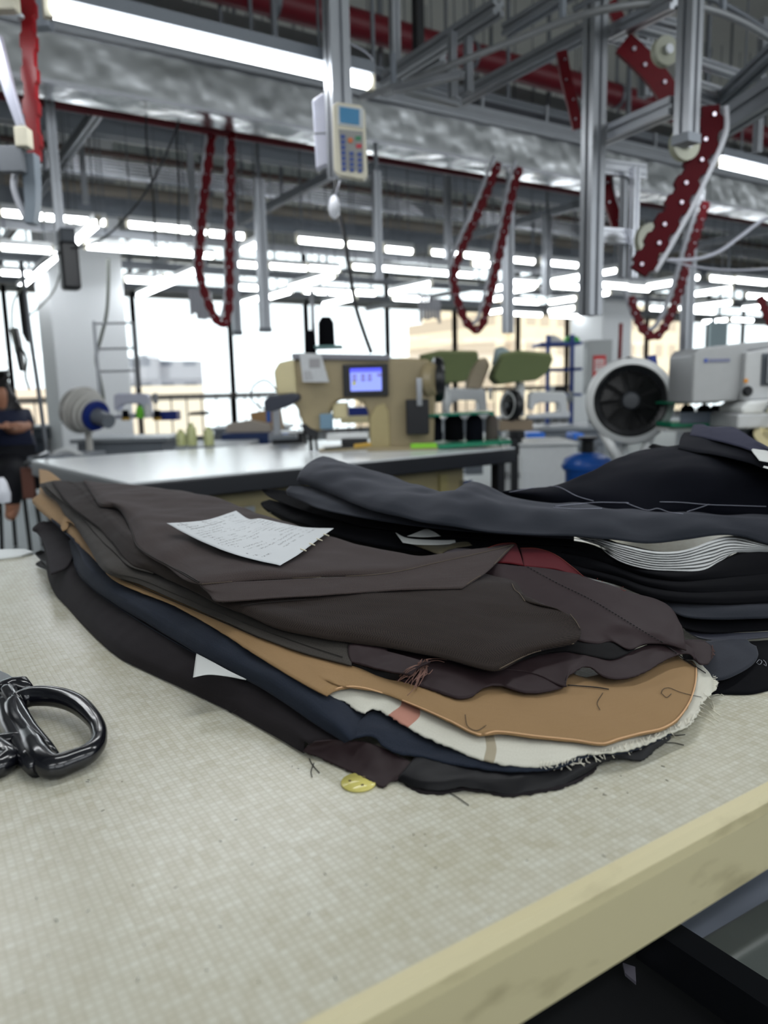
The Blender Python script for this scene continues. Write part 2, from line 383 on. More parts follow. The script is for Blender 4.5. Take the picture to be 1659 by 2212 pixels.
# ------------------------------------------------------------------ the cutting table in front
tab = thing('cutting_table', 'cream woven pattern work table with rounded cream edge in the foreground', 'table', (1.0, 1.0, 0))
Y0, Y1, X0, X1 = .284, 1.60, -1.1, 2.9
tp = MB().b2((X0, Y0+.012, TT-.04), (X1, Y1, TT)); tp.build('tabletop', LAM, tab)
ed = MB(); prof = [(0, 0), (-.006, -.0015), (-.011, -.006), (-.0125, -.013), (-.0125, -.060), (-.009, -.0615), (0, -.0615)]
vs = [[(x, Y0+.0125+a, TT+b+.0001) for a, b in prof] for x in (X0, X1)]
ed.prism(vs[0], (X1-X0, 0, 0)); ed.build('edge_band', EDGE, tab)
MB().b2((X0+.05, Y0+.14, .62), (X1-.1, Y0+.17, TT-.045)).b2((X0+.05, Y1-.1, .62), (X1-.1, Y1-.06, TT-.045)).build('under_frame', BLKM, tab)
for x in (X0+.1, 1.05, X1-.15):
    for y in (Y0+.16, Y1-.1): MB().profile((x, y, 0), (x, y, .64), .05).build('leg', BLKM, tab)
wb = tag(MB().prism([(-.6, 1.585, TT+.0005), (.185, 1.585, TT+.0005), (.21, 1.61, TT+.0005), (.20, 1.65, TT+.0005), (.165, 1.675, TT+.0005), (-.6, 1.675, TT+.0005)], (0, 0, .004)).build('ironing_board', M('glossy_white_board', (222, 226, 226), .25), bevel=.001), 'thin glossy white board lying on the far left end of the work table', 'board')
# things under the table edge at the lower right
def zp(pts, z): return [atz(x, y, z) for x, y in pts]
sh = thing('metal_shelf', 'black steel shelf frame under the front work table', 'shelf', (1.0, .55, 0))
MB().bar(atz(1395, 2015, .40), atz(1760, 2262, .40), .035, .05).build('front_rail', BLACK, sh)
MB().prism(zp([(1180, 2010), (1418, 2046), (1700, 2242), (1500, 2420), (1050, 2300)], .36), (0, 0, -.34)).build('shelf_box', BLKM, sh)
MB().prism(zp([(1345, 2086), (1372, 2095), (1374, 2128), (1350, 2108)], .37), (0, 0, .004)).build('glint_plate', M('painted_glint', (120, 116, 128), .4), sh)  # grey plate put in as a painted glint on the black box
pl = thing('plastic_bin', 'shiny blue grey plastic bin on the floor under the table', 'bin', (1.05, .6, 0))
MB().prism(zp([(1260, 2040), (1430, 2040), (1548, 2108), (1760, 1975), (1900, 1800), (1500, 1780)], .30), (0, 0, -.05)).build('lid', M('blue_grey_plastic', (160, 168, 184), .2, bump=.35, scale=7), pl, bevel=.012)
MB().prism(zp([(1300, 2020), (1560, 2080), (1800, 1900), (1550, 1830)], .25), (0, 0, -.25)).build('body', M('blue_grey_plastic'), pl)
MB().bar(atz(1530, 2122, .29), atz(1780, 1962, .29), .05, .09).build('rim', M('olive_grey_plastic', (92, 97, 92), .4), pl, bevel=.01)

# ------------------------------------------------------------------ the pile of trouser pieces (bottom to top)
BROWN = cloth_mat('dark_brown_wool', (20, 17, 19), (40, 35, 37), per=.0009, contrast=.25)
NAVY = cloth_mat('navy_flannel', (15, 20, 30), (42, 50, 64), per=.0009, contrast=.2, bump=.4)
TAN = cloth_mat('tan_cotton_twill', (128, 100, 66), (164, 134, 96), 'twill', per=.0014, contrast=.45, rough=.7, sheen=.1)
CRM = cloth_mat('cream_cotton', (190, 188, 174), (216, 214, 202), 'twill', per=.0014, contrast=.35, bump=.3, sheen=.05, bands=(('u', .064, .086, (176, 104, 84)), ('u', .150, .158, (150, 138, 112))))
OLG = cloth_mat('olive_grey_wool', (42, 39, 36), (74, 70, 65), per=.0009, contrast=.25)
TAUPE = cloth_mat('taupe_herringbone', (36, 30, 29), (76, 66, 63), 'herringbone', per=.0021, contrast=.42)
TAUPE2 = cloth_mat('dark_herringbone', (17, 13, 12), (54, 45, 39), 'herringbone', per=.0021, contrast=.5)
LINM = cloth_mat('maroon_brown_lining', (38, 27, 29), (47, 35, 37), per=.0006, contrast=.1, rough=.55, sheen=.05, bump=.05, spec=.18)
LINB = cloth_mat('black_lining', (7, 7, 10), (12, 12, 16), per=.0006, contrast=.1, rough=.5, sheen=.05, bump=.05, spec=.25)
LINR = cloth_mat('burgundy_facing', (56, 7, 13), (92, 16, 24), 'herringbone', per=.0018, contrast=.4)
OLV = cloth_mat('olive_edge_cloth', (66, 62, 48), (96, 90, 72), per=.001)
TH_D = M('dark_sewing_thread', (22, 18, 20), .7); TH_B = M('brown_frayed_thread', (120, 88, 78), .8); TH_W = M('white_frayed_thread', (228, 224, 208), .8); TH_R = M('red_brown_thread', (120, 44, 34), .8); TH_T = M('tan_frayed_thread', (214, 172, 130), .8)

def g(n, l, x, y, z=1): return thing(n, l, 'trouser piece', tuple(tb(x, y, z)), group='stacked trouser pieces in the front pile')
p1 = g('trouser_piece', 'dark brown wool trouser piece at the very bottom of the front pile', 400, 1480)
cloth('panel', [
 [(100,1228,.2),(106,1255,.2),(120,1285,.2),(145,1312,.2),(203,1374,.2),(260,1422,.2),(337,1460,.2),(420,1499,.2),(494,1535,.2),(580,1583,.2),(655,1628,.2)],
 [(97,1195,2.4),(110,1232,1.9),(127,1262,1.6),(155,1292,1.6),(213,1350,1.6),(270,1397,1.5),(347,1434,1.5),(430,1474,1.4),(502,1509,1.3),(590,1558,1.2),(657,1604,1.0)],
 [(88,1160,4.6),(118,1200,4.1),(145,1235,3.6),(175,1270,3.1),(235,1318,2.9),(295,1358,2.8),(370,1400,2.6),(450,1440,2.4),(530,1484,2.2),(610,1532,1.9),(668,1606,1.2)],
 [(80,1132,6.2),(115,1150,5.4),(155,1200,4.4),(190,1250,3.7),(250,1297,3.5),(310,1336,3.3),(385,1376,3.1),(470,1420,2.8),(550,1466,2.5),(640,1520,2.1),(720,1600,1.4)],
 [(95,1125,6.0),(135,1145,5.4),(180,1195,4.3),(215,1240,3.6),(275,1282,3.3),(330,1320,3.1),(410,1360,2.9),(490,1400,2.6),(580,1450,2.3),(680,1510,1.9),(768,1590,1.2)]],
 BROWN, p1, nu=130, nv=34, amp=.0022, seed=1)
cloth('folded_waist_corner', [[(70,1147,5.2),(80,1152,5.0),(97,1180,4.6),(104,1215,4.1),(110,1240,3.9)],[(70,1141,5.7),(90,1145,5.6),(118,1175,5.1),(130,1205,4.6),(140,1228,4.2)],[(82,1129,6.4),(112,1126,6.4),(140,1150,5.9),(155,1175,5.3),(158,1200,4.8)]], BROWN, p1, nu=40, nv=20, amp=.001, seed=2)
cloth('turned_hem', [[(75,1197,1.5),(84,1206,1.2),(104,1226,.8)],[(77,1193,2.0),(90,1198,1.7),(108,1222,1.2)],[(86,1189,2.4),(100,1192,2.2),(115,1212,1.6)]], LINB, p1, nu=24, nv=10, amp=.0008)
cloth('turned_hem', [[(78,1221,.3),(90,1226,.3),(106,1232,.3)],[(77,1217,.6),(92,1216,.7),(108,1226,.6)],[(89,1209,1.0),(100,1210,1.0),(115,1220,.9)]], LINB, p1, nu=24, nv=10, amp=.0006)
cloth('lining_flap', [[(654,1622,.5),(700,1640,.3),(750,1662,.25),(800,1686,.25),(826,1699,.2),(845,1688,.25),(864,1681,.4)],[(662,1612,.9),(710,1615,.9),(760,1630,.8),(805,1650,.7),(838,1668,.6),(858,1672,.6),(872,1668,.6)],[(681,1603,1.4),(735,1600,1.5),(785,1602,1.5),(825,1615,1.3),(855,1630,1.1),(875,1640,1.0),(892,1648,.9)]], LINM, p1, nu=60, nv=20, amp=.0022, freq=30, seed=3, fray=.0006)
cloth('outer_lining', [[(858,1684,.25),(901,1704,.2),(950,1710,.2),(1003,1700,.5),(1045,1707,.3),(1100,1716,.2),(1160,1708,.2),(1218,1695,.2),(1262,1673,.3),(1300,1650,.5),(1345,1640,.4),(1386,1644,.2),(1420,1617,.4),(1450,1594,.5)],
 [(866,1672,.7),(905,1688,.6),(955,1690,.7),(1003,1682,.9),(1045,1690,.7),(1100,1697,.6),(1160,1692,.6),(1215,1678,.7),(1260,1658,.8),(1300,1640,.9),(1345,1628,.8),(1386,1624,.7),(1418,1605,.8),(1446,1586,.8)],
 [(880,1655,1.0),(920,1658,1.1),(965,1660,1.1),(1010,1664,1.1),(1050,1672,1.0),(1100,1676,1.0),(1160,1672,1.0),(1210,1660,1.0),(1255,1642,1.1),(1300,1626,1.1),(1345,1612,1.1),(1386,1604,1.1),(1410,1594,1.1),(1440,1578,1.1)],
 [(900,1630,1.3),(940,1635,1.3),(985,1640,1.3),(1025,1648,1.2),(1060,1650,1.2),(1100,1652,1.2),(1160,1650,1.2),(1205,1640,1.2),(1250,1625,1.2),(1300,1608,1.2),(1345,1595,1.2),(1380,1588,1.2),(1405,1580,1.2),(1430,1570,1.2)]], LINB, p1, nu=130, nv=24, amp=.0016, freq=22, seed=4, fray=.0005)
threads('loose_thread', [[(668,1640),(676,1655),(690,1671)],[(678,1650),(672,1668),(674,1680)],[(958,1708),(985,1722),(1012,1741)],[(1320,1622),(1340,1618),(1372,1608)],[(1436,1606),(1455,1606),(1477,1611)],[(1440,1586),(1460,1590),(1480,1588)],[(490,1532),(500,1540),(512,1534)]], .0004, TH_D, p1)
cloth('under_lining', [[(861,1686,.18),(905,1709,.15),(955,1714,.15),(1003,1704,.3),(1045,1710,.2),(1100,1720,.15),(1160,1712,.15),(1222,1699,.15),(1266,1677,.2),(1290,1660,.3)],[(880,1670,.45),(915,1688,.4),(960,1692,.4),(1003,1690,.4),(1045,1694,.4),(1100,1700,.35),(1160,1694,.35),(1218,1680,.4),(1258,1660,.4),(1285,1645,.4)]], BROWN, p1, nu=70, nv=10, amp=.0008, freq=30, seed=5, fray=.0008)

p2 = g('trouser_piece', 'navy flannel trouser piece between the dark brown and the tan pieces', 480, 1410)
cloth('panel', [
 [(149,1169,5.6),(157,1205,5.0),(168,1238,4.6),(205,1275,4.2),(253,1308,3.9),(299,1336,3.7),(360,1372,3.5),(424,1411,3.3),(530,1468,2.9),(600,1510,2.6),(650,1543,2.4),(700,1577,2.0),(744,1604,1.6)],
 [(156,1160,6.2),(170,1200,5.9),(181,1229,5.7),(222,1262,5.4),(272,1294,5.1),(318,1320,4.9),(378,1352,4.7),(443,1390,4.5),(550,1449,4.1),(620,1490,3.7),(680,1528,3.4),(728,1566,2.8),(758,1598,2.0)],
 [(140,1145,7.2),(165,1180,6.8),(192,1225,6.3),(235,1250,5.9),(282,1274,5.6),(328,1296,5.4),(385,1326,5.2),(455,1366,5.0),(560,1424,4.5),(634,1467,4.1),(700,1508,3.6),(742,1542,3.0),(772,1588,2.0)],
 [(111,1121,8.0),(152,1158,7.2),(205,1210,6.4),(250,1240,5.9),(295,1258,5.7),(345,1280,5.5),(400,1307,5.3),(475,1344,5.0),(580,1402,4.5),(660,1445,4.0),(722,1490,3.2),(765,1528,2.5),(788,1572,1.9)],
 [(125,1108,7.9),(172,1148,7.2),(225,1200,6.3),(270,1230,5.9),(315,1245,5.7),(370,1262,5.5),(425,1285,5.3),(505,1320,4.9),(610,1370,4.4),(690,1415,3.7),(745,1462,2.8),(785,1510,2.1),(800,1560,1.7)]],
 NAVY, p2, nu=130, nv=34, amp=.0022, seed=6)
cloth('lining_edge', [[(742,1603,1.7),(768,1592,2.0),(807,1590,2.0),(830,1612,1.7),(860,1626,1.5),(905,1632,1.4),(963,1647,1.35),(1042,1659,1.3),(1120,1665,1.3),(1200,1660,1.25),(1280,1632,1.25),(1350,1624,1.2),(1405,1606,1.2),(1450,1585,1.2)],
 [(760,1585,2.1),(790,1570,2.15),(830,1578,2.0),(860,1595,1.75),(900,1606,1.6),(945,1620,1.5),(1000,1635,1.55),(1060,1645,1.5),(1130,1648,1.45),(1200,1640,1.4),(1275,1615,1.4),(1340,1605,1.35),(1395,1590,1.35),(1440,1570,1.3)],
 [(775,1560,2.2),(805,1535,2.15),(850,1548,1.95),(885,1562,1.75),(920,1576,1.6),(965,1588,1.5),(1020,1600,1.7),(1080,1605,1.6),(1140,1605,1.55),(1200,1600,1.5),(1270,1580,1.5),(1330,1570,1.45),(1380,1560,1.4),(1425,1540,1.35)]], NAVY, p2, nu=110, nv=18, amp=.0016, freq=26, seed=7, fray=.0006)
threads('seam', [[(160,1215),(172,1246),(215,1285),(260,1316),(300,1342),(360,1378),(424,1414)]], .0007, NAVY, p2, n=60, lift=.0006)

p3 = g('trouser_piece', 'cream cotton piece with a pink and a beige stripe under the tan piece', 1100, 1620)
cloth('panel', [
 [(709,1500,3.5),(745,1517,3.0),(783,1540,2.6),(800,1533,2.6),(822,1536,2.5),(846,1551,2.4),(901,1582,2.1),(971,1613,1.9),(1042,1641,1.7),(1081,1649,1.6),(1140,1655,1.5),(1199,1649,1.5),(1262,1629,1.5),(1302,1627,1.45),(1353,1620,1.4),(1403,1603,1.4),(1454,1580,1.35),(1487,1569,1.3),(1506,1540,1.3),(1524,1508,1.3),(1545,1492,1.2),(1548,1468,1.2),(1528,1446,1.4),(1506,1430,1.7)],
 [(722,1488,3.7),(765,1498,3.4),(800,1505,3.1),(830,1512,3.0),(860,1520,2.8),(885,1535,2.6),(930,1560,2.3),(985,1590,2.1),(1045,1612,1.9),(1085,1618,1.8),(1140,1622,1.7),(1195,1620,1.7),(1250,1612,1.65),(1295,1608,1.6),(1340,1600,1.6),(1390,1586,1.5),(1435,1566,1.5),(1468,1548,1.5),(1488,1520,1.5),(1500,1495,1.5),(1512,1475,1.5),(1515,1458,1.5),(1506,1440,1.7),(1495,1425,1.8)],
 [(735,1480,3.8),(780,1478,3.5),(820,1482,3.3),(850,1490,3.1),(880,1500,2.9),(910,1515,2.7),(950,1530,2.5),(1000,1545,2.3),(1050,1555,2.1),(1090,1560,2.0),(1140,1562,1.9),(1195,1562,1.85),(1240,1562,1.8),(1285,1560,1.75),(1330,1555,1.7),(1375,1545,1.7),(1410,1530,1.65),(1440,1515,1.65),(1460,1495,1.65),(1470,1478,1.7),(1480,1462,1.7),(1485,1448,1.75),(1485,1436,1.8),(1480,1425,1.9)]],
 CRM, p3, nu=170, nv=22, amp=.0012, freq=18, seed=8, fray=.0011)
fr = []
for i in range(46):
    t = i/45; x = 1170+t*330; y = 1652-(t**2)*85-t*10-(8 if t > .3 else 0); fr.append([(x, y-4), (x+random.uniform(-6, 6), y+5), (x+random.uniform(-10, 14), y+random.uniform(6, 22))])
for i in range(16):
    y = 1450+i*3.6; fr.append([(1540, y), (1550, y-2), (1555+random.uniform(0, 16), y+random.uniform(-6, 6))])
for i in range(6): fr.append([(1505+i*3, 1545-i*9), (1528+i*2, 1556-i*8), (1540+random.uniform(0, 16), 1568-i*7)])
threads('frayed_edge', fr, .00032, TH_W, p3, n=6, lift=.001)

p4 = g('trouser_piece', 'tan cotton twill trouser piece with a rounded hem, stacked over the cream one', 1200, 1520)
cloth('panel', [
 [(70,1086,8.6),(81,1099,8.2),(106,1120,7.8),(132,1140,7.4),(152,1163,7.0),(177,1183,6.8),(208,1213,6.5),(235,1244,6.3),(253,1257,6.2),(299,1277,6.1),(367,1304,5.9),(420,1331,5.7),(490,1373,5.4),(560,1419,5.0),(640,1467,4.5),(700,1499,4.1),(709,1501,4.0),(722,1491,4.1),(745,1486,4.0),(770,1485,3.8),(820,1496,3.5),(900,1527,3.1),(970,1558,2.8),(1034,1588,2.5),(1073,1583,2.5),(1159,1592,2.3),(1238,1600,2.1),(1302,1609,1.95),(1336,1599,1.95),(1386,1586,1.9),(1430,1576,1.85),(1464,1556,1.85),(1491,1518,1.85),(1504,1478,1.9),(1506,1441,2.0),(1497,1427,2.1)],
 [(70,1076,9.2),(88,1085,9.0),(115,1108,8.4),(145,1130,8.0),(170,1155,7.6),(198,1180,7.2),(226,1212,6.8),(250,1240,6.6),(275,1250,6.5),(325,1268,6.4),(385,1293,6.2),(450,1328,6.0),(520,1365,5.7),(590,1405,5.3),(660,1445,4.8),(722,1476,4.4),(745,1474,4.3),(768,1470,4.2),(795,1468,4.1),(830,1470,3.9),(870,1482,3.5),(930,1506,3.2),(990,1530,2.9),(1045,1548,2.7),(1095,1550,2.6),(1165,1555,2.5),(1235,1560,2.4),(1290,1562,2.3),(1325,1556,2.25),(1370,1545,2.2),(1405,1535,2.2),(1435,1520,2.2),(1458,1490,2.2),(1470,1462,2.25),(1478,1438,2.3),(1478,1425,2.4)],
 [(84,1068,9.5),(104,1072,9.3),(135,1095,8.7),(165,1120,8.2),(190,1145,7.8),(215,1175,7.4),(240,1208,7.0),(270,1232,6.8),(305,1242,6.7),(360,1255,6.6),(430,1285,6.4),(500,1318,6.1),(570,1350,5.8),(650,1385,5.3),(720,1412,4.8),(780,1432,4.4),(810,1440,4.2),(840,1445,4.0),(870,1448,3.8),(905,1452,3.6),(945,1460,3.3),(1000,1470,3.1),(1050,1480,2.95),(1095,1485,2.85),(1140,1488,2.75),(1195,1490,2.7),(1250,1488,2.6),(1300,1480,2.5),(1330,1470,2.5),(1360,1455,2.5),(1385,1445,2.5),(1410,1435,2.5),(1430,1425,2.5),(1445,1418,2.5),(1455,1412,2.5),(1460,1408,2.6)],
 [(84, 1013, 9.25), (104, 1017, 9.05), (135, 1040, 8.45), (165, 1065, 7.95), (190, 1090, 7.55), (215, 1120, 7.15), (240, 1153, 6.75), (270, 1177, 6.55), (305, 1187, 6.45), (360, 1200, 6.35), (430, 1230, 6.15), (500, 1263, 5.85), (570, 1295, 5.55), (650, 1330, 5.05), (720, 1357, 4.55), (780, 1377, 4.15), (810, 1385, 3.95), (840, 1390, 3.75), (870, 1393, 3.55), (905, 1397, 3.35), (945, 1405, 3.05), (1000, 1415, 2.85), (1050, 1425, 2.7), (1095, 1430, 2.6), (1140, 1433, 2.5), (1195, 1435, 2.45), (1250, 1463, 2.35), (1300, 1455, 2.25), (1330, 1445, 2.25), (1360, 1430, 2.25), (1385, 1420, 2.25), (1410, 1410, 2.25), (1430, 1400, 2.25), (1445, 1393, 2.25), (1455, 1387, 2.25), (1460, 1383, 2.35)]],
 TAN, p4, nu=200, nv=30, amp=.0014, freq=16, seed=9, fray=.0003)
threads('raw_edge', [[(712,1499),(732,1487),(770,1484.5),(820,1496),(900,1526),(970,1557),(1034,1587),(1073,1581),(1159,1591),(1238,1599),(1302,1607),(1336,1597),(1386,1584),(1430,1574),(1462,1555),(1489,1518),(1502,1478),(1504,1443)]], .0007, TH_T, p4, n=170, lift=.0005)
threads('loose_thread', [[(1005,1545),(1010,1570),(1030,1580),(1050,1568),(1045,1572)],[(1428,1500),(1432,1490),(1445,1487),(1465,1495),(1490,1502),(1515,1507)],[(1430,1500),(1440,1508),(1450,1500)],[(1302,1498),(1290,1520),(1296,1535)]], .00028, TH_D, p4)
cloth('turned_corner', [[(131,1140,8.0),(136,1146,7.9),(145,1142,8.0)],[(133,1125,8.5),(142,1128,8.5),(152,1126,8.5)],[(137,1114,9.0),(146,1118,8.9),(160,1135,8.6)]], TAN, p4, nu=20, nv=12, amp=.0005)

p5 = g('trouser_piece', 'olive grey wool trouser piece lying on the tan one with a narrow rolled strip', 500, 1330)
cloth('panel', [
 [(85,1050,10.6),(101,1069,10.0),(121,1082,9.6),(142,1115,8.9),(162,1137,8.5),(192,1183,7.9),(215,1223,7.4),(233,1240,7.2),(258,1249,7.0),(299,1261,6.9),(354,1285,6.7),(420,1313,6.5),(500,1348,6.2),(560,1375,5.9),(640,1404,5.5),(700,1422,5.1),(760,1438,4.7)],
 [(86,1045,11.0),(108,1060,10.6),(130,1080,10.1),(152,1112,9.5),(175,1138,9.1),(203,1178,8.5),(225,1212,8.1),(245,1233,7.8),(275,1240,7.6),(320,1252,7.5),(380,1277,7.3),(445,1303,7.0),(515,1332,6.7),(590,1360,6.4),(660,1383,6.0),(715,1400,5.6),(758,1416,5.2)],
 [(95,1043,11.3),(122,1058,10.9),(145,1082,10.4),(170,1108,9.9),(195,1138,9.4),(220,1170,9.0),(242,1200,8.5),(268,1226,8.1),(298,1229,8.0),(345,1243,7.8),(405,1268,7.6),(470,1297,7.3),(540,1325,7.0),(610,1348,6.7),(680,1370,6.3),(735,1385,5.9),(755,1394,5.7)],
 [(111,1039,11.7),(140,1058,11.2),(165,1080,10.7),(190,1105,10.2),(215,1135,9.7),(238,1165,9.2),(258,1190,8.8),(290,1212,8.4),(325,1220,8.2),(375,1240,8.0),(435,1270,7.7),(500,1300,7.4),(570,1325,7.1),(640,1348,6.7),(700,1365,6.3),(750,1378,5.9),(775,1385,5.6)]],
 OLG, p5, nu=140, nv=26, amp=.0018, freq=16, seed=10)
threads('seam', [[(262,1252),(300,1268),(354,1291),(420,1319),(500,1353),(560,1379)],[(236,1239),(300,1251),(380,1284),(470,1322),(560,1358),(660,1394),(740,1420)]], .0005, M('olive_seam_thread', (40, 37, 34), .8), p5, n=70)
cloth('lining_strip', [[(758,1430,4.9),(790,1438,4.8),(840,1450,4.7),(888,1457,4.6)],[(752,1410,5.4),(800,1416,5.3),(860,1428,5.1),(905,1440,4.9)],[(756,1391,5.9),(800,1398,5.7),(860,1412,5.4),(925,1432,5.0)],[(790,1390,5.7),(832,1391,5.6),(842,1412,5.3),(930,1429,4.9)]], LINM, p5, nu=40, nv=18, amp=.0014, freq=40, seed=11, fray=.0004)
cloth('lining_strip', [[(755,1444,4.1),(800,1460,3.9),(850,1470,3.7),(876,1472,3.6)],[(758,1434,4.7),(800,1443,4.5),(850,1454,4.4),(885,1459,4.3)]], LINB, p5, nu=30, nv=8, amp=.001, seed=12)

p6 = g('trouser_piece', 'dark brown herringbone trouser piece with a cut square end in the middle of the pile', 850, 1340)
cloth('panel', [
 [(111,1040,12.0),(119,1051,11.8),(152,1092,11.0),(190,1122,10.3),(215,1142,9.9),(243,1173,9.3),(265,1201,8.9),(290,1223,8.5),(320,1233,8.3),(367,1254,8.1),(420,1278,7.9),(470,1305,7.7),(540,1332,7.4),(600,1358,6.9),(700,1380,6.4),(760,1388,6.1),(850,1400,5.7),(960,1422,5.2),(1030,1442,4.9),(1075,1449,4.8),(1150,1413,5.1),(1240,1392,5.4)],
 [(114,1038,12.2),(128,1048,12.1),(165,1082,11.4),(203,1115,10.8),(230,1140,10.3),(256,1170,9.8),(280,1196,9.4),(305,1215,9.1),(335,1227,8.9),(380,1246,8.7),(430,1270,8.4),(485,1296,8.2),(560,1320,7.9),(630,1342,7.5),(720,1358,7.1),(790,1368,6.8),(890,1380,6.3),(990,1395,5.9),(1060,1405,5.7),(1120,1405,5.7),(1190,1392,5.7),(1252,1378,5.9)],
 [(140,1038,12.4),(160,1052,12.2),(185,1078,11.7),(218,1112,11.1),(243,1140,10.6),(270,1170,10.1),(292,1192,9.8),(318,1207,9.5),(348,1221,9.3),(392,1240,9.1),(438,1264,8.9),(500,1294,8.4),(600,1306,8.1),(690,1312,7.9),(770,1318,7.7),(850,1325,7.4),(940,1332,7.1),(1030,1340,6.8),(1090,1345,6.6),(1150,1345,6.5),(1205,1342,6.5),(1254,1362,6.2)],
 [(163,1041,12.6),(180,1055,12.4),(203,1082,11.9),(232,1113,11.3),(256,1142,10.8),(284,1172,10.3),(306,1188,10.1),(330,1202,9.8),(360,1217,9.6),(405,1238,9.3),(445,1260,9.1),(520,1288,8.7),(640,1287,8.6),(720,1284,8.5),(790,1281,8.4),(860,1280,8.2),(930,1282,8.0),(1000,1290,7.7),(1060,1298,7.5),(1110,1305,7.3),(1165,1312,7.1),(1232,1328,6.9)],
 [(175,1040,12.6),(195,1055,12.4),(220,1085,11.9),(246,1115,11.3),(268,1143,10.9),(296,1170,10.5),(318,1182,10.2),(342,1196,9.9),(372,1211,9.7),(415,1232,9.4),(455,1252,9.2),(540,1278,8.8),(650,1276,8.7),(730,1274,8.6),(800,1271,8.5),(870,1268,8.3),(935,1264,8.2),(990,1262,8.1),(1040,1260,8.0),(1075,1259,7.9),(1106,1260,7.8),(1134,1300,7.3)],
 [(205,1048,12.2),(230,1052,11.9),(262,1075,11.2),(290,1100,10.7),(312,1125,10.3),(340,1150,9.9),(360,1160,9.7),(390,1175,9.5),(420,1190,9.2),(465,1210,8.9),(505,1228,8.7),(590,1250,8.2),(690,1250,8.1),(770,1248,8.0),(840,1242,7.9),(900,1235,7.8),(960,1232,7.6),(1010,1235,7.5),(1050,1240,7.4),(1085,1245,7.2),(1110,1250,7.0),(1134,1290,6.7)]],
 TAUPE2, p6, nu=190, nv=44, amp=.0018, freq=13, seed=13, fray=.0002)
cloth('inner_ply', [[(95,1044,11.6),(111,1063,11.1),(142,1088,10.5),(177,1117,9.9),(215,1162,9.2),(253,1198,8.7),(280,1223,8.4),(330,1238,8.2)],[(111,1039,11.9),(130,1058,11.4),(160,1082,10.9),(195,1110,10.3),(232,1152,9.6),(265,1188,9.1),(292,1212,8.8),(340,1230,8.5)]], OLG, p6, nu=70, nv=12, amp=.0014, seed=14)
threads('raw_edge', [[(1075,1448),(1150,1412),(1240,1391),(1256,1374),(1248,1350),(1232,1328)],[(1106,1262),(1112,1275),(1122,1283),(1134,1300)]], .00045, M('raw_wool_edge', (92, 80, 66), .9), p6, n=60)
threads('seam', [[(480,1303),(560,1297),(640,1291),(740,1284),(830,1279)],[(520,1310),(560,1304),(660,1296)]], .0005, M('dark_seam_thread', (32, 27, 25), .8), p6, n=60)
cloth('facing', [[(1078,1448,4.3),(1150,1418,4.4),(1218,1405,4.5),(1285,1418,4.2),(1319,1423,4.1),(1353,1412,4.1),(1386,1393,4.1),(1420,1386,4.1)],[(1085,1435,4.6),(1150,1400,4.9),(1218,1385,4.9),(1285,1395,4.6),(1325,1398,4.4),(1355,1392,4.3),(1388,1380,4.3),(1425,1375,4.3)],[(1095,1420,4.8),(1150,1385,5.1),(1218,1365,5.1),(1285,1370,4.9),(1330,1375,4.6),(1360,1375,4.5),(1395,1370,4.4),(1430,1365,4.4)]], cloth_mat('charcoal_facing', (13, 13, 14), (22, 21, 22), 'plain', per=.0012, sheen=.03), p6, nu=80, nv=16, amp=.0012, freq=20, seed=15)
cloth('lining', [[(1060,1450,3.9),(1090,1446,3.9),(1150,1455,3.6),(1208,1479,3.3),(1221,1481,3.3),(1225,1464,3.5),(1258,1441,3.8),(1275,1441,3.8),(1302,1461,3.4),(1330,1467,3.2),(1370,1461,3.2),(1403,1445,3.3),(1437,1425,3.4),(1470,1412,3.5),(1491,1412,3.3),(1510,1431,2.6),(1529,1434,2.4)],
  [(1075,1440,4.1),(1100,1436,4.0),(1155,1435,4.0),(1205,1445,3.8),(1225,1442,3.9),(1240,1432,4.0),(1265,1420,4.1),(1288,1424,4.0),(1312,1435,3.8),(1342,1438,3.7),(1375,1432,3.6),(1405,1418,3.7),(1437,1404,3.7),(1470,1396,3.7),(1497,1396,3.4),(1518,1408,3.0),(1537,1416,2.6)],
  [(1085,1438,4.2),(1110,1430,4.2),(1155,1415,4.3),(1200,1408,4.3),(1225,1408,4.3),(1245,1410,4.2),(1275,1412,4.2),(1295,1414,4.1),(1320,1416,4.0),(1348,1412,4.0),(1378,1400,4.0),(1408,1390,4.0),(1437,1386,4.0),(1470,1382,3.9),(1500,1381,3.6),(1522,1385,3.2),(1540,1398,2.8)]], LINM, p6, nu=130, nv=20, amp=.0014, freq=20, seed=16, fray=.0004)
cloth('lining', [[(770,1440,4.2),(800,1455,4.0),(840,1463,3.9),(920,1485,3.6),(983,1507,3.3),(1014,1507,3.2),(1050,1483,3.5),(1081,1481,3.4),(1120,1493,3.2),(1152,1497,3.1),(1199,1489,3.1),(1224,1481,3.1)],[(800,1430,4.5),(830,1438,4.4),(865,1442,4.3),(930,1455,4.0),(985,1470,3.8),(1020,1472,3.7),(1055,1464,3.8),(1090,1464,3.7),(1125,1470,3.5),(1155,1474,3.4),(1195,1474,3.3),(1222,1476,3.2)],[(820,1405,4.9),(850,1410,4.8),(885,1415,4.7),(940,1428,4.4),(990,1440,4.2),(1025,1445,4.1),(1060,1447,4.0),(1095,1448,3.8),(1128,1455,3.6),(1157,1458,3.5),(1192,1466,3.4),(1220,1474,3.2)], [(820, 1363, 5.0), (850, 1368, 4.9), (885, 1373, 4.8), (940, 1386, 4.5), (990, 1398, 4.3), (1025, 1403, 4.2), (1060, 1405, 4.1), (1095, 1406, 3.9), (1128, 1413, 3.7), (1157, 1416, 3.6), (1192, 1424, 3.5), (1220, 1432, 3.3)]], LINM, p6, nu=100, nv=20, amp=.0016, freq=20, seed=17, fray=.0005)
tf = []
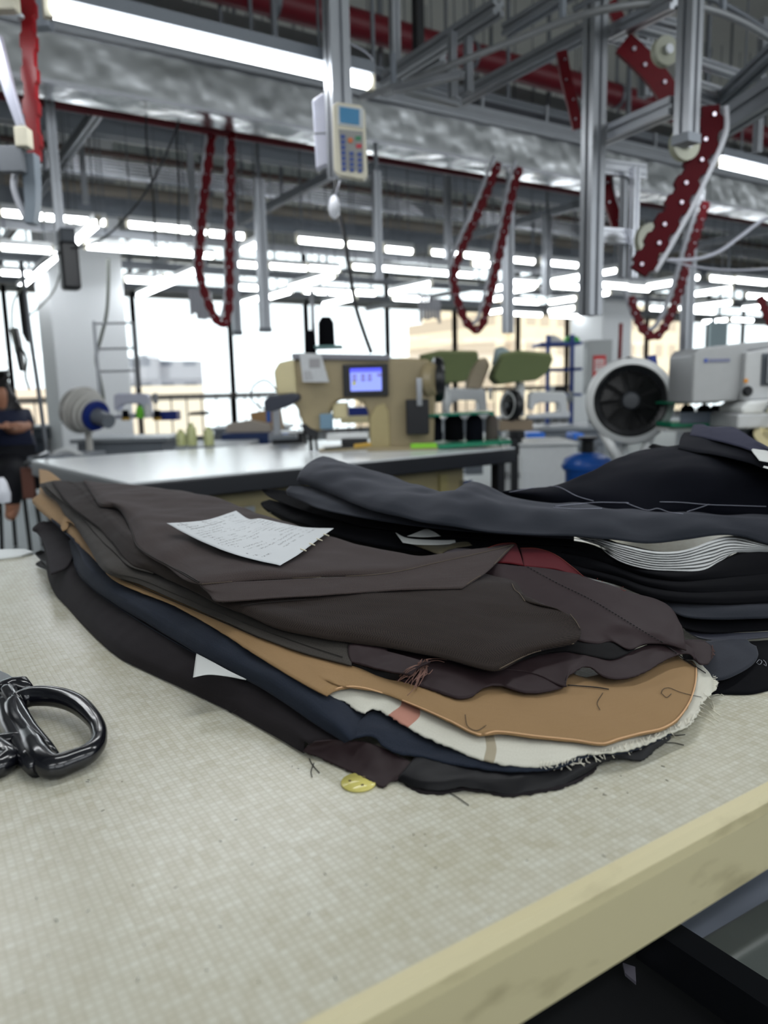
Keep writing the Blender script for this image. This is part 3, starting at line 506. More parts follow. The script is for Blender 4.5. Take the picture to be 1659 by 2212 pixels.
for i in range(26):
    a = random.uniform(-1, 1); tf.append([(915+random.uniform(-12, 12), 1435+random.uniform(-6, 10)), (900+a*22, 1455+random.uniform(-8, 10)), (885+a*26+random.uniform(-10, 10), 1470+random.uniform(-6, 26))])
tf += [[(920,1430),(945,1428),(965,1431)],[(918,1436),(945,1432),(960,1436)],[(905,1465),(893,1495),(880,1508)],[(915,1450),(925,1462),(935,1452)]]
threads('frayed_tuft', tf, .00035, TH_B, p6, n=7, lift=.0025)

p7 = g('trouser_piece', 'taupe brown trouser piece on top of the front pile, carrying the paper ticket', 600, 1180, 10)
cloth('panel', [
 [(178,1040,12.9),(186,1048,12.7),(205,1078,12.2),(218,1093,12.0),(250,1098,11.8),(268,1115,11.4),(284,1150,10.8),(295,1180,10.3),(330,1206,10.0),(360,1222,9.8),(430,1263,9.5),(550,1254,9.5),(680,1248,9.3),(830,1240,9.1),(950,1215,9.0),(1060,1190,8.9),(1110,1176,8.8)],
 [(182,1038,13.1),(196,1048,13.0),(218,1068,12.8),(240,1084,12.7),(272,1096,12.4),(295,1112,12.1),(315,1140,11.6),(335,1162,11.1),(365,1185,10.8),(400,1205,10.4),(480,1235,10.1),(580,1238,10.0),(700,1236,9.8),(830,1228,9.5),(940,1206,9.3),(1040,1186,9.1),(1085,1178,8.9)],
 [(185,1037,13.1),(215,1045,13.0),(250,1058,12.8),(280,1070,12.6),(310,1082,12.4),(345,1098,12.1),(380,1118,11.8),(415,1135,11.4),(450,1150,11.2),(490,1165,11.0),(560,1190,10.6),(650,1207,10.2),(740,1218,9.9),(840,1216,9.6),(930,1200,9.3),(1020,1185,9.1),(1070,1180,8.9)],
 [(190,1038,12.9),(240,1046,12.7),(290,1048,12.5),(345,1053,12.3),(395,1060,12.0),(445,1071,11.7),(500,1088,11.3),(545,1104,11.0),(590,1120,10.7),(640,1137,10.4),(700,1156,10.0),(760,1173,9.7),(810,1184,9.5),(860,1192,9.3),(920,1200,9.0),(985,1195,8.9),(1050,1185,8.7)],
 [(200,1052,10.5),(240,1064,10.2),(290,1068,10.0),(345,1073,9.8),(395,1080,9.5),(445,1091,9.2),(500,1108,8.8),(545,1124,8.5),(590,1140,8.2),(640,1157,7.9),(700,1176,7.5),(760,1193,7.2),(810,1204,7.0),(860,1212,6.8),(920,1220,6.5),(985,1215,6.5),(1050,1205,6.4)]],
 TAUPE, p7, nu=190, nv=56, amp=.0038, freq=9, seed=18)
cloth('leg_flap', [
 [(432,1266,9.2),(452,1284,8.9),(472,1298,8.8),(600,1290,8.8),(700,1285,8.7),(830,1276,8.5),(920,1272,8.3),(998,1270,8.1)],
 [(432,1264,9.4),(462,1277,9.2),(520,1278,9.2),(620,1272,9.1),(720,1267,9.0),(850,1256,8.8),(950,1243,8.7),(1052,1234,8.4)],
 [(431,1262,9.6),(480,1259,9.6),(560,1254,9.6),(660,1249,9.4),(760,1244,9.3),(880,1230,9.2),(980,1208,9.1),(1112,1176,8.9)]], TAUPE, p7, nu=130, nv=26, amp=.0012, freq=14, seed=19, fray=.0003)
threads('seam', [[(184,1046),(205,1074),(216,1088),(250,1096),(268,1113),(284,1148),(296,1180),(330,1204),(360,1220),(428,1260)],[(372,1226),(400,1240),(430,1258)]], .0006, M('dark_seam_thread'), p7, n=80)
threads('raw_edge', [[(1110,1177),(1090,1195),(1072,1215),(1052,1236),(1025,1252),(999,1270)],[(432,1263),(550,1254),(680,1248),(830,1240),(950,1215),(1060,1190),(1108,1177)]], .0004, M('raw_wool_edge'), p7, n=90)
cloth('lining', [
 [(1050,1262,6.4),(1090,1290,6.2),(1140,1315,5.9),(1190,1345,5.6),(1240,1378,5.1),(1290,1388,4.8),(1320,1384,4.7),(1358,1400,4.5),(1397,1390,4.4),(1437,1392,4.2),(1483,1404,3.8)],
 [(1045,1245,7.1),(1092,1262,7.0),(1150,1290,6.5),(1205,1320,6.1),(1255,1348,5.7),(1305,1366,5.3),(1345,1370,5.1),(1378,1377,4.9),(1415,1380,4.7),(1450,1388,4.4),(1482,1398,4.0)],
 [(1038,1232,7.6),(1090,1240,7.7),(1150,1258,7.3),(1210,1284,6.9),(1265,1312,6.5),(1315,1336,6.1),(1355,1348,5.8),(1392,1358,5.4),(1425,1366,5.1),(1458,1378,4.6),(1481,1388,4.3)],
 [(1024,1214,7.9),(1066,1217,8.1),(1139,1224,8.0),(1199,1231,7.7),(1246,1239,7.5),(1280,1252,7.2),(1318,1263,6.9),(1358,1277,6.6),(1417,1293,6.1),(1450,1314,5.6),(1472,1350,5.0)],
 [(1040,1225,6.9),(1080,1228,7.0),(1145,1236,6.9),(1200,1243,6.6),(1250,1252,6.4),(1285,1264,6.1),(1320,1275,5.8),(1358,1290,5.5),(1410,1305,5.1),(1440,1325,4.7),(1460,1350,4.3)]], LINM, p7, nu=130, nv=40, amp=.0022, freq=12, seed=20)
cloth('burgundy_facing', [[(1038,1208,8.2),(1070,1214,8.1),(1100,1216,8.1),(1131,1221,7.9)],[(1044,1192,8.4),(1072,1192,8.5),(1098,1192,8.5),(1124,1198,8.3)],[(1054,1184,8.6),(1076,1176,8.8),(1098,1173,8.8),(1115,1174,8.6)]], LINR, p7, nu=30, nv=20, amp=.0006, seed=21)
cloth('burgundy_facing', [[(1132,1222,7.9),(1165,1225,7.7),(1205,1230,7.6),(1262,1250,7.1)],[(1128,1200,8.2),(1162,1203,8.1),(1202,1212,7.9),(1262,1248,7.2)],[(1123,1184,8.4),(1160,1184,8.5),(1200,1198,8.2),(1263,1247,7.3)]], LINR, p7, nu=40, nv=20, amp=.0006, seed=22)
threads('raw_edge', [[(1054,1184),(1076,1177),(1098,1174),(1114,1176),(1122,1192),(1131,1219)],[(1124,1185),(1160,1186),(1199,1199),(1238,1227),(1260,1246)]], .0004, TH_R, p7, n=50)
st = crv([(1139,1225,0),(1199,1258,0),(1278,1297,0),(1338,1333,0),(1397,1369,0),(1437,1392,0)], 90)
threads('stitching', [[tuple(st[i][:2]), tuple(st[i+1][:2])] for i in range(0, 88, 2)], .0006, TH_D, p7, n=3, lift=.0008)
threads('loose_thread', [[(1430,1388),(1455,1408),(1480,1427),(1524,1456)],[(1226,1482),(1255,1484),(1290,1487),(1315,1491)]], .0006, TH_D, p7, n=16, lift=.001)
tr = [[(1290,1256),(1300,1240),(1318,1234),(1340,1240)],[(1300,1262),(1318,1245),(1345,1246),(1365,1262)],[(1335,1268),(1340,1252),(1360,1252),(1388,1278)],[(1345,1274),(1370,1256),(1392,1272),(1398,1285)],[(1318,1262),(1340,1264),(1355,1270)],[(1340,1275),(1348,1282),(1352,1280)],[(1250,1230),(1245,1212),(1262,1195)],[(1210,1200),(1222,1180),(1228,1165)],[(1180,1188),(1190,1175),(1196,1162)]]
threads('frayed_threads', tr, .0003, TH_R, p7, n=12, lift=.003)
cloth('lining_tab', [[(1483,1402,3.2),(1500,1420,2.9),(1512,1434,2.7),(1530,1434,2.6)],[(1480,1392,3.6),(1505,1400,3.3),(1528,1406,3.1),(1543,1414,2.9)],[(1478,1384,3.9),(1500,1384,3.7),(1522,1385,3.5),(1538,1396,3.2)]], LINM, p7, nu=30, nv=16, amp=.0008, seed=23)
threads('frayed_edge', [[(1538, 1396+i*2.6), (1548, 1400+i*2.6), (1548+random.uniform(2, 18), 1404+i*2.4)] for i in range(12)], .0003, TH_B, p7, n=6, lift=.001)

p8 = g('trouser_piece', 'olive wool piece with pale lining peeping out behind the burgundy facing', 1020, 1178, 8)
cloth('panel', [[(892,1176,8.3),(920,1186,8.1),(951,1196,7.9),(972,1186,8.1),(1006,1179,8.2),(1056,1177,8.2),(1105,1178,8.1)],[(900,1172,8.5),(925,1176,8.5),(955,1182,8.4),(975,1176,8.5),(1006,1169,8.6),(1056,1167,8.6),(1103,1172,8.4)],[(930,1176,7.6),(950,1174,7.7),(970,1172,7.8),(985,1168,7.9),(1010,1164,8.2),(1077,1162,8.4),(1098,1167,8.2)]], OLV, p8, nu=60, nv=14, amp=.0008, seed=24, fray=.0004)
cloth('pale_lining', [[(950,1199,7.6),(985,1198,7.6),(1040,1192,7.7)],[(958,1190,7.8),(990,1184,7.9),(1050,1180,8.0)],[(975,1182,7.9),(1005,1177,8.0),(1060,1176,8.0)]], cloth_mat('lilac_grey_lining', (120, 112, 116), (138, 130, 134), per=.0006, contrast=.1, rough=.5), p8, nu=30, nv=12, amp=.0006)

# ------------------------------------------------------------------ papers
def ticket_mat():
    k = NT('printed_ticket'); b = k.b; b.inputs['Roughness'].default_value = .55
    tc = k.n('ShaderNodeTexCoord'); sp = k.n('ShaderNodeSeparateXYZ'); k.l(tc.outputs['UV'], sp.inputs[0]); u, v = sp.outputs[0], sp.outputs[1]
    mp = k.n('ShaderNodeMapping'); mp.inputs['Scale'].default_value = (1, 1, 1); k.l(tc.outputs['UV'], mp.inputs[0])
    no = k.n('ShaderNodeTexNoise'); no.inputs['Scale'].default_value = 480; no.inputs['Detail'].default_value = 1; k.l(mp.outputs[0], no.inputs['Vector'])
    bl = k.n('ShaderNodeTexNoise'); bl.inputs['Scale'].default_value = 38; k.l(tc.outputs['UV'], bl.inputs['Vector'])
    row = k.math('LESS_THAN', k.math('FRACT', k.math('MULTIPLY', u, 1/.0085)), .34)
    txt = k.math('MULTIPLY', k.math('MULTIPLY', row, k.math('GREATER_THAN', no.outputs[0], .52)), k.math('GREATER_THAN', bl.outputs[0], .5))
    inb = k.math('MULTIPLY', k.math('MULTIPLY', k.math('GREATER_THAN', u, .02), k.math('LESS_THAN', u, .225)), k.math('MULTIPLY', k.math('GREATER_THAN', v, .01), k.math('LESS_THAN', v, .16)))
    txt = k.math('MULTIPLY', txt, inb)
    # ruled box
    gu = k.math('MULTIPLY', k.math('LESS_THAN', k.math('ABSOLUTE', k.math('SUBTRACT', k.math('PINGPONG', k.math('SUBTRACT', u, .165), .0125), 0)), .0007), 1)
    gv = k.math('LESS_THAN', k.math('ABSOLUTE', k.math('PINGPONG', k.math('SUBTRACT', v, .02), .02)), .0006)
    box = k.math('MULTIPLY', k.math('MAXIMUM', gu, gv), k.math('MULTIPLY', k.math('MULTIPLY', k.math('GREATER_THAN', u, .164), k.math('LESS_THAN', u, .216)), k.math('MULTIPLY', k.math('GREATER_THAN', v, .019), k.math('LESS_THAN', v, .10))))
    f = k.math('MAXIMUM', txt, box)
    k.l(k.mix(k.math('MULTIPLY', f, .72), lin((196, 200, 203)), lin((60, 62, 68))), b.inputs['Base Color']); return k.m
def sheet(name, label, rails, mat, cat='paper', nu=50, nv=30, group=None, lift=0, thick=.0003, amp=.0008, seed=0):
    o = cloth(name, rails, mat, None, nu=nu, nv=nv, thick=thick, amp=amp, freq=30, seed=seed); return tag(o, label, cat, group)
tk = sheet('paper_ticket', 'printed white job ticket lying on top of the taupe trouser piece', [
 [(605,1221,10.5),(550,1209,10.8),(500,1195,11.2),(444,1173,11.5),(400,1152,12.0),(360,1130,12.8)],
 [(645,1197,10.7),(596,1183,11.1),(550,1166,11.5),(500,1152,11.9),(450,1140,12.3),(400,1128,12.8)],
 [(690,1163,10.8),(640,1155,11.1),(590,1142,11.6),(540,1140,11.6),(500,1124,12.3),(450,1122,12.7)],
 [(721,1141,10.9),(660,1139,11.1),(624,1133,11.4),(563,1120,12.1),(538,1121,11.9),(510,1103,12.9)]], ticket_mat(), lift=.003, seed=30)
for x, y in ((703,1158),(688,1168),(672,1178),(653,1190)):
    a = drop(x-4, y-3, .001); MB().tube([a, a+Vector((.004, -.008, -.002))], .0008, 6).build('tag_pin', M('cream_tag_pin', (222, 214, 190), .5), tk)
sheet('paper_slip', 'small blank white paper slip poking out below the navy piece', [[(417,1463,3.6),(450,1457,3.5),(490,1461,3.2),(531,1469,3.1)],[(420,1440,3.7),(455,1442,3.6),(492,1453,3.4),(531,1468,3.15)],[(424,1411,3.75),(460,1430,3.6),(495,1449,3.45),(532,1467,3.2)]], M('slip_paper', (196, 198, 196), .7, var=.02), nu=24, nv=14, amp=.0002, seed=31)
sheet('paper_slip', 'thin curled white paper between the two piles by the olive edge', [[(870,1172,8.8),(900,1176,8.6),(960,1176,8.4),(1010,1170,8.4)],[(854,1150,9.6),(880,1162,9.2),(940,1166,8.9),(1010,1166,8.6)]], M('slip_paper', (196, 198, 196), .7, var=.02), nu=24, nv=8, amp=.0003, seed=32)
sheet('paper_slip', 'pale grey folded paper corner between the two piles, nearest the charcoal cloth', [[(879,1158,9.6),(915,1160,9.4),(953,1158,9.3)],[(900,1150,9.9),(922,1142,10.2),(940,1150,9.8)]], M('grey_paper', (176, 178, 176), .7), nu=16, nv=8, amp=.0002, seed=33)
sheet('paper_slip', 'tiny white paper corner sticking up behind the top of the front pile', [[(582,1107,9.6),(592,1109,9.6),(594,1108,9.6)],[(588,1101,10.2),(590,1101,10.2),(593,1104,10.0)]], M('slip_paper', (196, 198, 196), .7, var=.02), nu=8, nv=5, amp=0, seed=34)

# ------------------------------------------------------------------ second pile: charcoal trousers behind
CHAR = cloth_mat('charcoal_wool', (15, 18, 24), (36, 41, 49), per=.0009, contrast=.2, sheen=.4)
DNAVY = cloth_mat('midnight_wool', (5, 7, 14), (13, 15, 25), per=.0009, contrast=.2, sheen=.06, spec=.1)
BLKC = cloth_mat('black_wool', (4, 4, 7), (9, 10, 14), per=.0009, contrast=.2, sheen=.03, spec=.08)
def g2(l, x, y, z=1): return thing('trouser_piece', l, 'trouser piece', tuple(tb(x, y, z)), group='stacked trouser pieces in the rear pile')
q = g2('black wool piece lying flat on the table at the right edge, rear pile', 1600, 1480)
cloth('panel', [[(1500,1497,.2),(1556,1498,.2),(1620,1498,.2),(1659,1490,.2),(1760,1466,.2)],[(1480,1440,.9),(1556,1440,.9),(1620,1440,.9),(1665,1435,.9),(1770,1420,.9)],[(1470,1385,1.4),(1556,1385,1.4),(1620,1385,1.4),(1665,1382,1.4),(1780,1375,1.4)]], BLKC, q, nu=50, nv=20, amp=.0008, seed=40)
threads('chalk_mark', [[(1634,1433),(1640,1426),(1646,1430),(1641,1437),(1636,1434)],[(1649,1427),(1654,1432),(1655,1440),(1650,1436)]], .0003, M('chalk', (150, 152, 160), .9), q, n=8)
q = g2('dark charcoal piece with a rounded end lying on the flat black piece', 1580, 1430)
cloth('panel', [[(1510,1462,1.3),(1545,1468,1.3),(1568,1465,1.3),(1600,1451,1.3),(1626,1434,1.3),(1638,1416,1.35),(1634,1396,1.5)],[(1500,1430,1.6),(1535,1430,1.6),(1560,1425,1.6),(1585,1418,1.6),(1605,1408,1.6),(1618,1400,1.65),(1622,1390,1.7)],[(1490,1390,1.9),(1520,1385,1.9),(1545,1382,1.9),(1565,1380,1.9),(1585,1378,1.9),(1600,1377,1.9),(1612,1378,1.9)]], CHAR, q, nu=50, nv=18, amp=.0006, seed=41)
q = g2('black wool piece with grey satin lining showing as a thin bright line', 1600, 1375, 2)
cloth('lining', [[(1480,1362,2.2),(1510,1377,1.95),(1548,1382,1.85),(1600,1381,1.85),(1720,1372,1.85)],[(1475,1350,2.6),(1520,1360,2.4),(1560,1366,2.3),(1620,1366,2.3),(1740,1360,2.3)]], cloth_mat('grey_satin_lining', (44, 46, 56), (54, 56, 66), per=.0006, contrast=.1, rough=.35, sheen=.4, bump=0, spec=.5), q, nu=50, nv=10, amp=.0006, seed=42)
cloth('panel', [[(1466,1352,2.8),(1500,1362,2.6),(1536,1366,2.5),(1600,1364,2.5),(1720,1358,2.5)],[(1450,1335,3.3),(1500,1342,3.2),(1550,1344,3.1),(1620,1344,3.1),(1740,1340,3.1)],[(1440,1315,3.9),(1490,1322,3.8),(1550,1326,3.7),(1620,1325,3.7),(1740,1320,3.7)]], BLKC, q, nu=60, nv=16, amp=.001, seed=43)
q = g2('charcoal wool piece showing a lighter edge under the black folds of the rear pile', 1560, 1320, 4)
cloth('panel', [[(1400,1290,4.6),(1440,1312,4.1),(1480,1331,3.9),(1556,1337,3.8),(1640,1335,3.8),(1740,1330,3.8)],[(1395,1275,5.0),(1440,1292,4.8),(1485,1305,4.6),(1556,1314,4.5),(1640,1314,4.5),(1745,1310,4.5)],[(1390,1262,5.4),(1440,1276,5.2),(1490,1284,5.1),(1560,1290,5.0),(1640,1290,5.0),(1750,1286,5.0)]], CHAR, q, nu=60, nv=16, amp=.0012, seed=44)
names = ['black wool piece folded over the charcoal one, with the widest black front', 'black wool piece folded just above the widest black front of the rear pile', 'black wool piece in the rear pile directly under the fanned white sheets']
F = [[(1180,1225,6.4),(1262,1246,5.6),(1330,1264,5.2),(1400,1290,4.9),(1470,1302,4.9),(1560,1305,4.9),(1650,1302,4.9),(1760,1296,4.9)],
     [(1170,1205,7.0),(1262,1228,6.3),(1330,1246,5.9),(1400,1268,5.6),(1470,1280,5.5),(1560,1281,5.5),(1650,1277,5.6),(1760,1270,5.7)],
     [(1160,1185,7.6),(1262,1205,7.1),(1330,1226,6.7),(1400,1248,6.3),(1470,1257,6.2),(1560,1250,6.4),(1650,1243,6.6),(1760,1236,6.7)],
     [(1150,1168,8.4),(1262,1180,8.1),(1330,1206,7.5),(1400,1230,7.1),(1470,1236,7.0),(1560,1216,7.5),(1620,1195,8.0),(1760,1196,8.0)]]
for i in range(3):
    q = g2(names[i], 1500, 1280-25*i, 5+i)
    a, b = F[i], F[i+1]
    mid = [((x0+x1)/2, (y0+y1)/2-1, (z0+z1)/2+.25) for (x0, y0, z0), (x1, y1, z1) in zip(a, b)]
    bk = [(x, y-9, z+.2) for x, y, z in b]
    cloth('panel', [a, mid, [(x, y+1, z+.05) for x, y, z in b], [(x, y-9, z+.0) for x, y, z in b]], BLKC, q, nu=80, nv=20, amp=.0014, freq=11, seed=45+i)
# fanned white interfacing sheets
U = [(1230,1157,10.3),(1278,1159,10.1),(1342,1175,9.6),(1417,1190,9.2),(1477,1187,9.2),(1556,1159,9.8),(1596,1157,9.6),(1659,1175,9.1),(1760,1190,8.8)]
V = [(1250,1166,9.0),(1298,1181,8.4),(1338,1211,7.8),(1397,1228,7.3),(1457,1232,7.15),(1516,1231,7.2),(1556,1211,7.6),(1596,1192,8.0),(1770,1200,7.9)]
NS = 8
WSH = M('white_interfacing', (188, 190, 190), .8, var=.04, scale=60)
pos = ['lowest of the fanned white sheets', 'second lowest of the fanned white sheets', 'third sheet from the bottom of the white fan', 'fourth sheet from the bottom of the white fan', 'fourth sheet from the top of the white fan', 'third sheet from the top of the white fan', 'second highest of the fanned white sheets', 'topmost of the fanned white sheets']
q = g2('black backing sheet added to darken the gaps between the fanned white sheets', 1480, 1200, 8)
cloth('panel', [[(x+6, y-1, z-.35) for x, y, z in V], [((u[0]+v[0])/2+8, (u[1]+v[1])/2, (u[2]+v[2])/2-.35) for u, v in zip(U, V)], [(x+8, y+1, z-.4) for x, y, z in U]], BLKC, q, nu=60, nv=8, amp=.0004)  # added sheet, its black stands in for shade in the gaps
for k in range(NS):
    t0 = 1-k/NS; t1 = 1-(k+.74)/NS
    off = (50, 8, 26, 0, 38, 14, 60, 0)[k]
    a = [(u[0]*(1-t0)+v[0]*t0+(off if i == 0 else 0), u[1]*(1-t0)+v[1]*t0, u[2]*(1-t0)+v[2]*t0+.06) for i, (u, v) in enumerate(zip(U, V))]
    b = [(u[0]*(1-t1)+v[0]*t1+(off if i == 0 else 0), u[1]*(1-t1)+v[1]*t1, u[2]*(1-t1)+v[2]*t1-.12) for i, (u, v) in enumerate(zip(U, V))]
    m_ = [((x0+x1)/2, (y0+y1)/2, (z0+z1)/2+.03) for (x0, y0, z0), (x1, y1, z1) in zip(a, b)]
    sheet('interfacing_sheet', 'white cloth sheet, '+pos[k], [a, m_, b], WSH, 'fabric sheet', nu=70, nv=6, group='fanned white sheets in the rear pile', thick=.0009, amp=.0008, seed=50+k)
q = g2('black trouser piece with the lowest pointed tip at the left of the rear pile', 700, 1130, 9)
cloth('panel', [[(583,1106,8.0),(640,1140,5.5),(700,1165,4.5),(790,1195,3.5),(880,1215,3),(990,1230,3),(1100,1245,3),(1190,1262,3),(1240,1280,3)],[(563,1089,10.3),(571,1099,10.0),(620,1121,9.6),(668,1138,9.2),(760,1168,8.2),(860,1185,7.8),(980,1200,7.2),(1100,1218,6.6),(1200,1240,6.0)],[(566,1084,10.8),(600,1092,10.7),(640,1106,10.3),(700,1128,9.8),(780,1150,9.1),(870,1165,8.7),(980,1180,8.1),(1100,1190,7.8),(1200,1200,7.4)],[(582,1079,11.2),(634,1092,11.0),(700,1113,10.5),(786,1132,9.9),(870,1146,9.5),(980,1158,9.1),(1100,1170,8.6),(1160,1174,8.4),(1230,1182,8.1)]], BLKC, q, nu=90, nv=20, amp=.0014, seed=60)
q = g2('black trouser piece with a sharp tip, second from below in the rear pile', 700, 1100, 11)
cloth('panel', [[(566,1061,12.0),(584,1074,11.7),(634,1095,11.2),(700,1116,10.6),(780,1135,10.0),(870,1148,9.6),(980,1160,9.2),(1100,1170,8.8),(1240,1180,8.4)],[(566,1058,12.4),(600,1066,12.2),(650,1080,11.9),(720,1100,11.3),(800,1122,10.6),(880,1134,10.2),(985,1148,9.8),(1100,1160,9.3),(1240,1168,9.0)],[(567,1056,12.6),(617,1060,12.7),(680,1074,12.3),(760,1098,11.6),(850,1118,10.9),(920,1130,10.5),(1000,1141,10.2),(1110,1153,9.8),(1240,1160,9.6)]], BLKC, q, nu=90, nv=20, amp=.0014, seed=61)
q = g2('charcoal trouser piece with a rolled fold just below the top one of the rear pile', 720, 1080, 13)
cloth('panel', [[(621,1070,13.3),(660,1086,12.8),(698,1100,12.4),(786,1118,11.7),(870,1131,11.3),(972,1143,10.9),(1098,1155,10.4),(1240,1164,9.9)],[(618,1060,14.0),(665,1072,13.6),(720,1086,13.1),(800,1104,12.3),(880,1121,11.8),(980,1135,11.3),(1100,1148,10.8),(1240,1157,10.3)],[(626,1050,14.6),(680,1052,14.3),(760,1072,13.4),(830,1095,12.6),(900,1110,12.1),(990,1128,11.6),(1110,1142,11.0),(1240,1152,10.6)]], CHAR, q, nu=90, nv=22, amp=.0016, freq=12, seed=62)
q = g2('charcoal grey trouser piece on top of the rear pile with soft raised folds', 1000, 1090, 14)
cloth('panel', [
 [(641,1042,15.0),(719,1069,14.1),(782,1094,13.3),(840,1113,12.6),(909,1129,12.0),(972,1138,11.6),(1098,1150,11.0),(1230,1156,10.6),(1318,1164,10.2),(1397,1174,9.7),(1477,1168,9.7),(1556,1158,10.0),(1604,1160,9.8),(1659,1176,9.2),(1780,1196,8.9)],
 [(642,1034,15.7),(720,1052,15.2),(785,1074,14.4),(850,1094,13.6),(920,1110,12.8),(980,1116,12.7),(1080,1128,12.0),(1190,1138,11.4),(1290,1140,11.3),(1390,1146,10.9),(1477,1144,10.9),(1556,1136,11.0),(1610,1136,10.9),(1665,1146,10.5),(1785,1160,10.0)],
 [(650,1018,16.6),(719,1028,16.5),(790,1044,15.8),(860,1066,14.9),(930,1086,13.8),(985,1082,14.2),(1060,1088,14.0),(1140,1108,12.7),(1240,1115,12.2),(1350,1120,12.0),(1450,1122,11.8),(1540,1122,11.6),(1620,1124,11.4),(1680,1130,11.1),(1790,1138,10.8)],
 [(672,996,17.5),(715,1000,17.5),(785,1016,16.8),(855,1038,15.9),(920,1058,14.8),(985,1058,15.2),(1030,1060,15.2),(1085,1080,13.9),(1199,1098,12.6),(1330,1108,12.3),(1440,1112,12.1),(1540,1114,11.9),(1625,1117,11.6),(1685,1121,11.4),(1790,1128,11.1)],
 [(698,984,17.8),(719,987,17.7),(782,1005,16.9),(845,1024,16.1),(909,1045,15.1),(970,1064,14.4),(1022,1043,15.3),(1056,1049,14.8),(1150,1080,13.0),(1300,1098,11.9),(1420,1104,11.6),(1530,1110,11.2),(1620,1114,11.1),(1690,1118,10.9),(1790,1124,10.6)],
 [(700,1000,14.0),(725,1003,14.0),(788,1021,13.2),(850,1040,12.5),(912,1061,11.5),(972,1080,11.0),(1024,1060,11.5),(1060,1066,11.2),(1150,1096,9.8),(1300,1110,9.4),(1420,1116,9.3),(1530,1122,9.2),(1620,1126,9.1),(1690,1130,9),(1790,1136,9)]],
 CHAR, q, nu=170, nv=56, amp=.009, freq=8, seed=66)
def g3(l, x, y, z=10): return thing('trouser_piece', l, 'trouser piece', tuple(tb(x, y, z)), group='navy pieces heaped at the right')
q = g3('large midnight navy trouser piece with white basting lines heaped at the right', 1400, 1050)
cloth('panel', [
 [(1080,1068,12.6),(1150,1084,12.0),(1199,1097,11.5),(1300,1104,11.4),(1397,1110,11.2),(1530,1116,10.9),(1620,1120,10.8),(1800,1132,10.4)],
 [(1085,1064,13.2),(1150,1066,13.4),(1205,1070,13.5),(1300,1072,13.5),(1397,1074,13.4),(1520,1075,13.6),(1620,1082,13.2),(1800,1098,12.6)],
 [(1090,1060,13.5),(1155,1054,14.0),(1210,1054,14.4),(1290,1035,15.5),(1380,1020,16.6),(1490,1010,17.6),(1600,1020,17.0),(1790,1050,15.6)],
 [(1095,1060,13.5),(1159,1051,14.1),(1202,1049,14.3),(1278,1016,16.4),(1358,976,18.6),(1425,966,19.2),(1530,960,19.6),(1780,1010,17.5)],
 [(1100,1075,11),(1165,1066,11.6),(1208,1064,11.8),(1285,1033,13.6),(1362,994,15.5),(1425,986,16),(1530,980,16.4),(1780,1030,14)]], DNAVY, q, nu=120, nv=40, amp=.005, freq=8, seed=70)
threads('basting_thread', [[(1100,1064),(1160,1053),(1198,1051),(1215,1056),(1245,1072),(1282,1083)],[(1200,1094),(1240,1090),(1290,1086),(1358,1087)],[(1350,1086),(1372,1095),(1400,1103),(1420,1099),(1445,1107),(1476,1111)],[(1425,1085),(1470,1086),(1530,1091),(1590,1093),(1655,1095)],[(1195,1097),(1240,1100),(1300,1099)],[(1484,1106),(1510,1098),(1532,1090)]], .0005, M('basting_cotton', (150, 152, 166), .8), q, n=24)
labs = ['dark navy folded piece leaning on top of the right heap, behind the white scrap', 'black navy folded piece, highest ridge of the right heap', 'small black folded tips at the left shoulder of the right heap']
q = g3(labs[0], 1560, 960, 20)
cloth('panel', [[(1465,968,19.6),(1500,975,19.4),(1560,985,19.2),(1620,1000,18.6),(1659,1015,18.0),(1760,1050,16.8)],[(1470,945,20.6),(1520,948,20.8),(1575,960,20.4),(1625,975,19.9),(1665,990,19.2),(1770,1030,17.8)],[(1478,934,21.0),(1530,930,21.5),(1585,945,20.9),(1630,962,20.2),(1670,980,19.5),(1780,1020,18)],[(1480,945,18),(1530,942,18),(1585,957,18),(1630,975,17),(1670,993,17),(1780,1030,16)]], DNAVY, q, nu=60, nv=22, amp=.002, freq=14, seed=71)
q = g3(labs[1], 1560, 930, 21)
cloth('panel', [[(1490,940,21.0),(1520,945,21.0),(1575,958,20.7),(1625,973,20.2),(1665,992,19.4),(1770,1030,18)],[(1494,926,21.6),(1515,926,21.8),(1556,932,21.8),(1595,940,21.5),(1630,956,20.9),(1665,975,20.2)],[(1497,917,22.0),(1515,916,22.1),(1540,922,22.0),(1580,922,22.0),(1620,943,21.3),(1665,968,20.4)],[(1500,930,19),(1515,930,19),(1540,934,19),(1580,936,19),(1620,957,18),(1665,982,18)]], cloth_mat('blue_navy_wool', (16, 18, 40), (26, 28, 54), per=.0009, contrast=.2, sheen=.2), q, nu=60, nv=22, amp=.0015, freq=18, seed=72)
q = g3(labs[2], 1440, 965, 19)
cloth('panel', [[(1400,966,18.8),(1430,975,18.5),(1470,985,18.2),(1500,990,18)],[(1408,959,19.4),(1432,964,19.3),(1460,965,19.3),(1490,960,19.6)],[(1408,961,18.5),(1432,968,18.2),(1460,970,18.2),(1490,965,18.2)]], BLKC, q, nu=40, nv=14, amp=.002, freq=30, seed=73)
sheet('fabric_scrap', 'white fabric scrap tucked under the ridge of the navy heap at the right edge', [[(1640,995,19.6),(1668,1000,19.3),(1720,1015,19)],[(1622,970,20.3),(1650,978,20.0),(1720,995,19.4)],[(1626,969,20.4),(1660,974,20.2),(1720,988,19.8)]], M('slip_paper', (196, 198, 196), .7, var=.02), 'fabric scrap', nu=20, nv=10, amp=.0005, seed=74)
